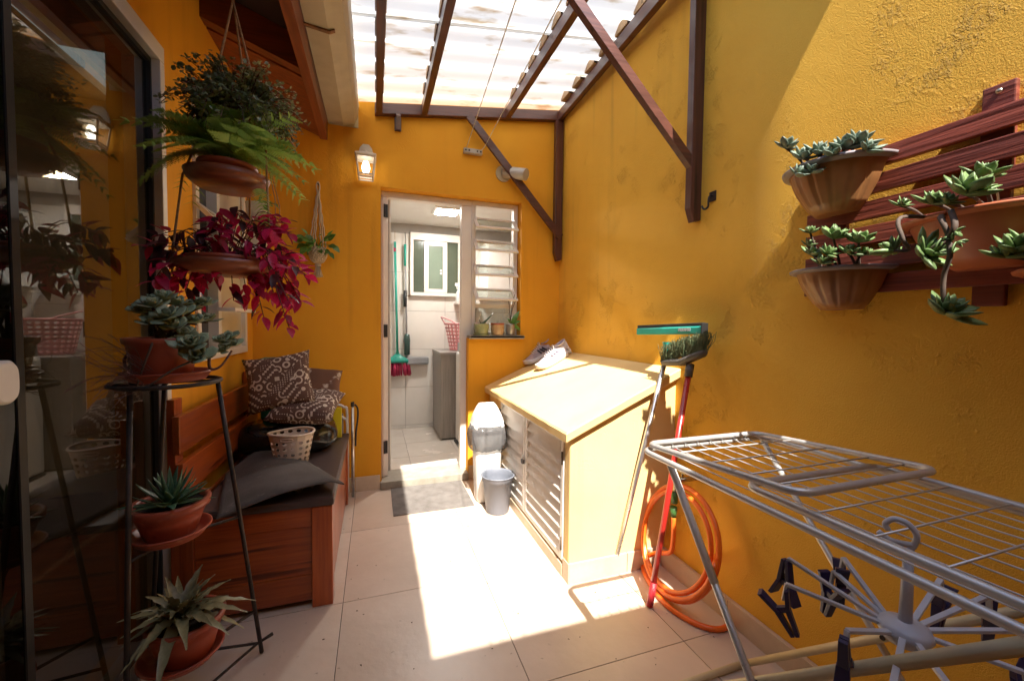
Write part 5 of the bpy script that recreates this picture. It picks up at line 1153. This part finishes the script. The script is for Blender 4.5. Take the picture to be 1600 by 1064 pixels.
# bottom: crimson leaves
cb3 = t3c+V((0, 0, .011)); cr_ = thing('hanging_crimson_plant', 'trailing crimson leaved plant spilling from the lowest tray of rope hanger', 'potted plant', cb3)
MB().lathe(potlathe(.075, .10, .05), cb3, 28).build('pot', M_terra, cr_); soil(cr_, cb3+V((0, 0, .04)), .092)
M_crim = leafmat('crimson_leaf', (.60, .020, .095), (.36, .012, .055), .4, .38, .4, 12)
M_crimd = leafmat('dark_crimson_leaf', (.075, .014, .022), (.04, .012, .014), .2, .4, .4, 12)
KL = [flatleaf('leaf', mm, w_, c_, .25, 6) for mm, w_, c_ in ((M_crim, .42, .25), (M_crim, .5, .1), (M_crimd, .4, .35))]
tips = [(222, 388), (235, 372), (262, 372), (290, 372), (250, 405), (270, 395), (300, 392), (330, 362), (338, 350), (342, 372), (365, 365), (380, 350), (388, 362), (400, 385), (415, 375), (430, 370), (445, 350), (452, 365), (440, 385), (425, 395), (460, 395), (470, 412), (452, 420), (435, 415), (478, 430), (462, 440), (440, 440), (420, 430), (405, 415), (395, 440), (410, 455), (430, 462), (448, 470), (462, 462), (470, 470), (455, 480), (404, 462), (388, 470), (365, 470), (452, 512), (412, 495), (350, 415), (330, 410), (320, 430), (300, 425), (285, 440), (270, 432), (262, 450), (290, 455), (302, 462), (250, 455), (238, 440), (335, 438), (345, 430), (360, 400), (375, 410), (385, 425), (240, 398), (280, 412), (310, 405), (425, 360), (415, 440), (445, 400), (433, 428), (355, 385), (322, 385)]
root = cb3+V((0, 0, .05))
for i, (u_, v_) in enumerate(tips):
    dy = random.uniform(-.11, .07); c = hp(u_, v_, dy); c.x = max(c.x, XL+.03); hd_ = V((c.x-root.x, c.y-root.y, 0)); sid = root+hd_*.55+V((0, 0, max(.03, c.z-root.z+.03)))
    P_ = spline([root+hd_*.2, sid, c], 5); MB().tube(P_, .0016, 5, False, False).build('stem', M_stemr, cr_, fix=False)
    dr = (P_[-1]-P_[-3]).normalized()
    for k in range(6 if i % 3 else 8):
        a = random.uniform(0, 2*PI); F = frm(dr); d = (dr*random.uniform(.35, 1.1)+F.col[1]*math.cos(a)+F.col[2]*math.sin(a)).normalized(); up = V((random.uniform(-.4, .4), random.uniform(-.9, 0), 1))
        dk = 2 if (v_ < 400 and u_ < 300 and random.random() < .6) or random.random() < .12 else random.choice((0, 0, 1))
        loc = c-dr*.012*k; loc.x = max(loc.x, XL+.02); s_ = random.uniform(.042, .070)
        if loc.x+d.x*s_ < XL+.01: d.x = abs(d.x)
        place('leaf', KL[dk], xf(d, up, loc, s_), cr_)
# ------------------------------------------------------------------ small rope shelf with two white pots
sy_ = 2.50
rs = thing('rope_shelf', 'little two tier rope shelf of pale wood behind the hanging fern', 'shelf', ony(410, 400, sy_))
M_shw = wood('pale_shelf', (.42, .22, .09), (.3, .15, .06), 'x', .5, .1)
q1, q2 = ony(408, 345, sy_), ony(408, 393, sy_)
for q in (q1, q2): MB().box((q.x-.085, sy_-.06, q.z-.012), (q.x+.085, sy_+.06, q.z)).build('shelf_board', M_shw, rs, .002)
for sx in (-1, 1):
    for yy in (-.05, .05): MB().tube([(q1.x+sx*.078, sy_+yy, q2.z-.03), (q1.x+sx*.078, sy_+yy, q1.z+.10), (q1.x, sy_, 2.2), (q1.x, sy_, dz(q1.x)+.012)], .0028, 6).build('rope', M_rope, rs)
M_wpot = mat('white_pot', (.62, .56, .46), (.55, .48, .38), scale=30, rough=.6)
M_lime = leafmat('lime_leaf', (.19, .30, .06), (.10, .19, .04), .3, .4, .3, 12)
LL = flatleaf('leaf', M_lime, .6, .3, .2, 5)
for q, dx, n_, lab in ((q1, -.02, 22, 'white pot of drooping green leaves on the upper board of the rope shelf'), (q2, -.02, 26, 'white pot of lime green leaves on the lower board of the rope shelf')):
    c = V((q.x+dx, sy_, q.z+.0005)); t = thing('potted_plant', lab, 'potted plant', c)
    MB().lathe(potlathe(.042, .050, .088, .004), c, 28).build('pot', M_wpot, t); soil(t, c+V((0, 0, .076)), .045)
    for k in range(n_):
        a = random.uniform(-1.2, 2.6); e = rad(random.uniform(-15, 60)); d = V((math.cos(a)*math.cos(e), math.sin(a)*math.cos(e), math.sin(e))); s0_ = c+V((0, 0, .08)); tip_ = s0_+d*random.uniform(.03, .085)
        MB().tube([s0_, s0_.lerp(tip_, .5)+V((0, 0, .012)), tip_], .0012, 4, False, False).build('stem', M_lime, t, fix=False)
        place('leaf', LL, xf(d+V((random.uniform(-.4, .4), 0, random.uniform(-.6, .1))), V((0, -.5, 1)), tip_, random.uniform(.025, .042)), t)
# ------------------------------------------------------------------ macrame plant holder
mq, mb_ = ony(497, 288, YB-.02), ony(497, 434, YB-.05)
mh = thing('macrame_hanger', 'cream macrame plant hanger nailed to the wall beside the lantern', 'plant hanger', (mq.x, YB, mb_.z))
M_mac = mat('macrame_cord', (.60, .50, .36), (.48, .38, .26), scale=120, rough=.9, bump=.8, bscale=300)
cz = ony(497, 398, YB-.06).z; cx = mq.x-.0
MB().tube([(cx, YB-.001, mq.z), (cx, YB-.03, mq.z)], .004, 6).build('nail', M_iron, mh)
MB().tube(spline([(cx-.006, YB-.02, mq.z-.05), (cx-.009, YB-.022, mq.z-.01), (cx, YB-.022, mq.z+.012), (cx+.009, YB-.022, mq.z-.01), (cx+.006, YB-.02, mq.z-.05)], 5), .005, 6).build('loop', M_mac, mh)
for k in range(6):
    a = 2*PI*k/6+.3; e_ = V((cx+.050*math.cos(a), YB-.058+.050*math.sin(a), cz+.045)); 
    w_ = [V((cx+.004*math.cos(a), YB-.02, mq.z-.04)).lerp(e_, j/14)+V((.0025*math.sin(j*2.2), 0, 0)) for j in range(15)]
    MB().tube(w_, .0042, 6).build('cord', M_mac, mh)
net = MB(); rad_ = lambda v: .053*math.sin(PI*(.28+.60*(1-v)))**.8*(1 if v > .05 else .6)
for k in range(14):
    for s_ in (-1, 1):
        net.tube([(cx+rad_(j/10)*math.cos(2*PI*k/14+s_*j*.16), YB-.058+rad_(j/10)*math.sin(2*PI*k/14+s_*j*.16), cz-.055+.10*j/10) for j in range(11)], .0042, 5)
net.build('net', M_mac, mh)
MB().lathe([(.020, 0), (.018, .012), (.012, .02)], (cx, YB-.058, cz-.075), 14).build('knot', M_mac, mh)
ts = MB()
for k in range(46):
    a = random.uniform(0, 2*PI); r_ = random.uniform(.0, .02); ts.tube([(cx+.5*r_*math.cos(a), YB-.058+.5*r_*math.sin(a), cz-.07), (cx+1.1*r_*math.cos(a), YB-.058+1.1*r_*math.sin(a), cz-.12), (cx+1.5*r_*math.cos(a), YB-.058+1.5*r_*math.sin(a), mb_.z+random.uniform(0, .008))], .0022, 4)
stuff(ts.build('tassel', M_mac, mh, fix=False))
po = thing('potted_pothos', 'leafy green pothos growing out of the macrame hanger', 'potted plant', (cx, YB-.058, cz-.05))
MB().lathe([(0, -.045), (.032, -.045), (.042, .045), (.038, .045), (.030, -.03), (0, -.03)], (cx, YB-.058, cz), 20).build('pot', M_wpot, po)
M_poth = leafmat('pothos_leaf', (.15, .33, .06), (.08, .21, .04), .25, .35, .5, 8, (.30, .36, .08), .6, 30)
PL = [flatleaf('leaf', M_poth, .62, .35, .15, 6), flatleaf('leaf', M_poth, .34, .3, .2, 6)]
s0_ = V((cx, YB-.06, cz+.05))
for k in range(34):
    a = random.uniform(PI*.95, PI*2.1); ln = random.uniform(.03, .10); d = V((math.cos(a), .55*math.sin(a), random.uniform(-.5, 1.2))).normalized(); tip_ = s0_+d*ln; tip_.y = min(tip_.y, YB-.03)
    MB().tube([s0_, s0_.lerp(tip_, .5)+V((0, 0, .015)), tip_], .0013, 4, False, False).build('stem', M_poth, po, fix=False)
    dd = (d+V((random.uniform(-.5, .5), -.3, random.uniform(-1, .2)))).normalized()
    place('leaf', PL[k % 3 == 0], xf(dd, V((0, -.8, .6)), tip_, random.uniform(.045, .068)), po)
# ------------------------------------------------------------------ pots on the window sill
for u_, r0, r1, h_, col, nm, lab in ((752, .046, .056, .088, (.33, .36, .18), 'glazed_green', 'glazed green pot with a small aloe on the stone sill'), (777, .044, .052, .092, (.50, .33, .18), 'glazed_sand', 'sand coloured ceramic pot in the middle of the stone sill'), (797, .030, .036, .088, (.45, .44, .42), 'tin_can', 'grey tin pot with an orchid on the stone sill')):
    c = ony(u_, 523, 2.962); c.z = 1.0765; t = thing('potted_plant', lab, 'potted plant', c)
    mm = mat(nm, col, tuple(x*.75 for x in col), scale=14, rough=.25 if 'glaz' in nm else .35, metal=.6 if nm == 'tin_can' else 0)
    MB().lathe([(0, .001), (r0, .001), (r0+.004, .006), (r1, h_*.55), (r1*.97, h_*.9), (r1, h_), (r1-.006, h_), (r1-.009, h_*.8)], c, 28).build('pot', mm, t); soil(t, c+V((0, 0, h_*.84)), r1-.008)
    if nm == 'glazed_green': MB().lathe([(0, 0), (.056, 0), (.064, .008), (.056, .008), (0, .003)], c-V((0, 0, 0)), 28).build('saucer', mm, t)
    if nm == 'glazed_sand': MB().lathe([(r1+.001, h_-.012), (r1+.002, h_+.001), (r1-.004, h_+.002)], c, 28).build('rim_band', mat('rim_red', (.36, .09, .04), rough=.35), t)
    s0_ = c+V((0, 0, h_*.85))
    if nm == 'glazed_green':
        for a, e, s_ in ((.3, 40, .13), (2.6, 70, .05), (1.2, 60, .04)): place('leaf', AL[0], xf(V((math.cos(a)*math.cos(rad(e)), -.1, math.sin(rad(e)))), V((-.5, -.3, .6)), s0_, s_), t)
    elif nm == 'glazed_sand':
        for a in (.5, 2.2, 4): place('leaf', AL[1], xf(V((math.cos(a)*.5, math.sin(a)*.4, 1)), V((-math.cos(a), -.3, .4)), s0_, .04), t)
    else:
        for k, dx in enumerate((-.02, .05, .03)): MB().tube(spline([s0_, s0_+V((dx*.3, 0, .12)), s0_+V((dx, -.01, .20+.02*k))], 5), .0028, 5).build('stem', M_stem, t)
        for a, e, s_ in ((-.2, 65, .12), (.3, 25, .08), (.1, -30, .09), (2.8, 50, .06)): place('leaf', PL[1], xf(V((math.cos(a)*math.cos(rad(e)), -.15, math.sin(rad(e)))), V((-.3, -.8, .4)), s0_+V((.01, -.01, .01)), s_), t)
# ------------------------------------------------------------------ slatted panel with wall pots
sp_ = thing('slatted_panel', 'dark red wooden slat panel screwed to the rough yellow wall', 'wall panel', (XR, .55, 1.2))
for y in (.832, .505): MB().box((XR-.014, y, 1.213), (XR+.002, y+.053, 1.706)).build('post', M_red['z'] if False else M_panel, sp_, .003)
for y, z in ((.531, 1.69), (.858, 1.69)): MB().lathe([(0, .003), (.005, .003), (.006, 0)], (XR-.0145, y, z), 8, Matrix.Rotation(-PI/2, 3, 'Y')).build('screw', M_brass, sp_)
PX = XR-.0145
for k in range(6):
    zt_ = 1.16+(1.665-.0705*k-1.16)*.97; MB().box((PX-.018, .10, zt_-.049), (PX, .935, zt_)).build('slat', M_panel, sp_, .002)
M_bronze = mat('bronze_plastic', (.36, .17, .06), (.26, .11, .038), scale=9, rough=.42, c3=(.44, .27, .15), spot=.62, sspot=12)
M_gre = mat('pot_rim_grey', (.26, .23, .24), (.2, .17, .18), rough=.45)
M_pinkpot = mat('terracotta_pale', (.46, .14, .065), (.36, .10, .045), scale=6, rough=.46, c3=(.52, .27, .17), spot=.63, sspot=10)
FX = PX-.0185
def wallpot(c, R, dep, h_, m, rimm, label, nm='wall_pot', flute=True):
    """half bowl hung on the slats: flat back, round fluted belly and a turned-out rim"""
    t = thing(nm, label, 'wall pot', (FX, c.y, c.z-h_))
    prof = [(.40, 0), (.44, .004), (.60, .17), (.61, .19), (.80, .50), (.90, .75), (.905, .78), (.955, .93), (.955, .95)]; n = 48
    mb = MB(); o_ = len(mb.v)
    for r_, z_ in prof:
        for k in range(n+1):
            a = PI/2+PI*k/n; fl = 1-(.05 if flute and .1 < z_ < .82 and (k % 6) in (0,) else 0)
            mb.v.append(V((FX-.001+dep*r_*math.cos(a)*fl, c.y+R*r_*math.sin(a)*fl, c.z-h_+h_*z_)))
    for i in range(len(prof)-1):
        for k in range(n): a = o_+i*(n+1)+k; mb.f.append((a, a+1, a+n+2, a+n+1)); mb.sm.append(True)
    mb.f.append(tuple(o_+k for k in range(n+1))); mb.sm.append(False)
    for i in range(len(prof)-1): a = o_+i*(n+1); mb.f.append((a, a+n+1, a+2*n+1, a+n)); mb.sm.append(False)
    b_ = mb.build('bowl', m, t)
    rm_ = MB(); rp_ = [(.955, .90), (1.0, .91), (1.08, .935), (1.10, .985), (1.06, 1.005), (.96, 1.0), (.92, .94)]; o_ = 0
    for r_, z_ in rp_:
        for k in range(n+1): a = PI/2+PI*k/n; rm_.v.append(V((FX-.001+dep*r_*math.cos(a), c.y+R*r_*math.sin(a), c.z-h_+h_*z_)))
    for i in range(len(rp_)-1):
        for k in range(n): a = i*(n+1)+k; rm_.f.append((a, a+1, a+n+2, a+n+1)); rm_.sm.append(True)
    rm_.build('rim', rimm, t)
    so_ = MB(); so_.v = [V((FX-.002+dep*.92*math.cos(PI/2+PI*k/n), c.y+R*.92*math.sin(PI/2+PI*k/n), c.z-h_*.07)) for k in range(n+1)]; so_.f = [tuple(range(n+1))]; so_.sm = [False]; so_.build('soil', M_dirt, t, fix=False)
    return t
def at_w(u, v, X): return onx(u, v, X)
M_ech = leafmat('echeveria_leaf', (.17, .22, .17), (.11, .155, .12), .06, .5, .25, 22, (.16, .18, .07), .6)
M_ech2 = leafmat('echeveria_green', (.145, .215, .075), (.09, .155, .055), .08, .45, .3, 20, (.2, .22, .05), .62)
EL = fatleaf('leaf', M_ech, .60, .20, 6, .5, .06); EG = fatleaf('leaf', M_ech2, .54, .19, 6, .5, .06)
c1_ = at_w(1283, 258, 1.215); c2x = at_w(1290, 420, 1.215)
w1_ = wallpot(c1_, .128, .135, .135, M_bronze, M_gre, 'bronze fluted wall pot with blue grey rosettes, the upper one')
w2x = wallpot(c2x, .118, .130, .115, M_bronze, M_gre, 'bronze fluted wall pot with grey rim and green rosettes, the lower one')
c3x = at_w(1528, 330, 1.20)
w3_ = wallpot(c3x, .155, .15, .115, M_pinkpot, M_pinkpot, 'plain terracotta wall pot with trailing rosettes on the slat panel', 'wall_pot', False)
for u_, v_ in ((1443, 345), (1562, 300)): 
    q = at_w(u_, v_, PX-.02); MB().tube(spline([(PX-.02, q.y, q.z-.03), (PX-.03, q.y, q.z), (PX-.03, q.y+.006, q.z+.012), (PX-.012, q.y+.004, q.z+.014)], 4), .0022, 6).build('wire_hook', M_brass, w3_)
def plantset(label, root, items, me, parentname='succulent', r0=.004):
    t = thing(parentname, label, 'succulent', root)
    for u_, v_, X, r, n_, tl in items:
        c = at_w(u_, v_, X); nrm = V((-.75+tl[0], -.35+tl[1], .6+tl[2])).normalized(); rosette(t, c, nrm, r, me, n_, 6, 72)
        b0 = V((root.x+random.uniform(-.02, .02), root.y+(c.y-root.y)*.7, root.z)); branch(t, [b0, b0.lerp(c, .5)+V((-.004, 0, .01)), c], r0, r0*.7, M_stem)
    return t
plantset('blue grey rosette succulents filling the upper bronze wall pot', V((FX-.06, c1_.y, c1_.z-.012)), [(1228, 232, 1.15, .044, 12, (0, 0, .4)), (1252, 248, 1.16, .050, 14, (0, 0, 0)), (1278, 240, 1.18, .050, 14, (0, 0, 0)), (1300, 244, 1.17, .040, 12, (0, 0, .3)), (1318, 232, 1.20, .048, 14, (0, 0, .2)), (1340, 226, 1.22, .050, 14, (0, 0, .3)), (1353, 236, 1.22, .042, 12, (0, -.4, .3)), (1245, 274, 1.14, .040, 12, (0, 0, -.2)), (1268, 270, 1.16, .036, 12, (0, 0, 0)), (1290, 256, 1.19, .04, 12, (0, 0, .2))], EL)
plantset('fresh green rosette succulents filling the lower bronze wall pot', V((FX-.06, c2x.y, c2x.z-.012)), [(1266, 364, 1.18, .030, 12, (0, 0, .3)), (1302, 372, 1.17, .050, 16, (0, 0, .2)), (1342, 378, 1.19, .046, 16, (0, 0, .4)), (1268, 398, 1.15, .034, 12, (0, 0, 0)), (1292, 398, 1.15, .036, 14, (0, 0, 0)), (1325, 396, 1.17, .036, 14, (0, 0, .2)), (1262, 384, 1.19, .028, 11, (0, 0, .1)), (1350, 398, 1.20, .030, 12, (0, 0, .2)), (1282, 412, 1.14, .034, 12, (0, 0, 0))], EG)
tr3 = plantset('trailing green rosette succulents spilling over the terracotta wall pot', V((FX-.07, c3x.y+.05, c3x.z-.012)), [(1408, 322, 1.12, .026, 12, (0, 0, 0)), (1455, 318, 1.11, .040, 16, (0, 0, .1)), (1507, 303, 1.06, .058, 18, (0, 0, 0)), (1535, 278, 1.12, .044, 16, (0, 0, .4)), (1480, 318, 1.10, .03, 12, (0, 0, 0))], EG, 'trailing_succulent')
rt = V((FX-.08, c3x.y+.06, c3x.z))
e1, e2, e3 = at_w(1443, 396, 1.045), at_w(1396, 392, 1.06), at_w(1478, 490, 1.06)
nk = at_w(1482, 372, 1.04); kk = at_w(1470, 340, 1.05)
branch(tr3, [rt, kk, nk, at_w(1462, 385, 1.035), e1], .0055, .004); branch(tr3, [rt, at_w(1408, 340, 1.07), at_w(1410, 372, 1.05), e2+V((.012, -.02, 0)), e2], .0045, .0035)
branch(tr3, [nk, at_w(1484, 400, 1.04), at_w(1475, 430, 1.05), at_w(1474, 465, 1.055), e3+V((.004, 0, .006))], .005, .0042)
branch(tr3, [at_w(1486, 330, 1.05), at_w(1492, 352, 1.035), nk], .0055, .005)
rosette(tr3, e1, V((-.75, -.45, .15)), .056, EG, 18, 4, 75); rosette(tr3, e2, V((-.8, .2, .2)), .038, EG, 14, 4, 75); rosette(tr3, e3, V((-.7, -.4, .45)), .056, EG, 20, 4, 75)
for u_, v_ in ((1490, 362), (1472, 372), (1494, 378)): rosette(tr3, at_w(u_, v_, 1.035), V((-.6, -.5, -.3)), .020, EG, 5, 10, 60)
c4 = at_w(1705, 412, 1.20); w4_ = wallpot(c4, .11, .13, .11, M_pinkpot, M_pinkpot, 'small terracotta wall pot hung below and beyond the trailing pot', 'wall_pot', False)
plantset('small green rosettes in the end wall pot below the trailing succulents', V((FX-.06, c4.y, c4.z-.01)), [(1585, 394, 1.13, .050, 16, (0, 0, .4)), (1570, 402, 1.12, .04, 14, (0, .2, 0)), (1610, 385, 1.15, .05, 14, (0, 0, .4))], EG)

# ------------------------------------------------------------------ bits of dry leaf and grit on the tiles
h = MB(); random.seed(11)
for k in range(70):
    x, y = random.uniform(-.4, 1.25), random.uniform(.95, 2.7)
    if x < -.15 and y > 1.75 or x > .78 and y > 1.55: continue
    s_ = random.uniform(.0015, .004); a = random.uniform(0, 6.3); c = V((x, y, .0012))
    h.add([c+V((s_*math.cos(a+t_)*r_, s_*math.sin(a+t_)*r_, random.uniform(0, .0012))) for t_, r_ in ((0, 1.6), (1.3, .7), (2.6, 1.1), (3.9, 1.3), (5.1, .6))]+[c+V((0, 0, .0022))], [(0, 1, 5), (1, 2, 5), (2, 3, 5), (3, 4, 5), (4, 0, 5)])
stuff(tag(h.build('floor_litter', mat('dry_litter', (.12, .075, .04), (.06, .04, .025), rough=.9), fix=False), 'scattered brown grit and leaf crumbs on the floor tiles', 'litter'))
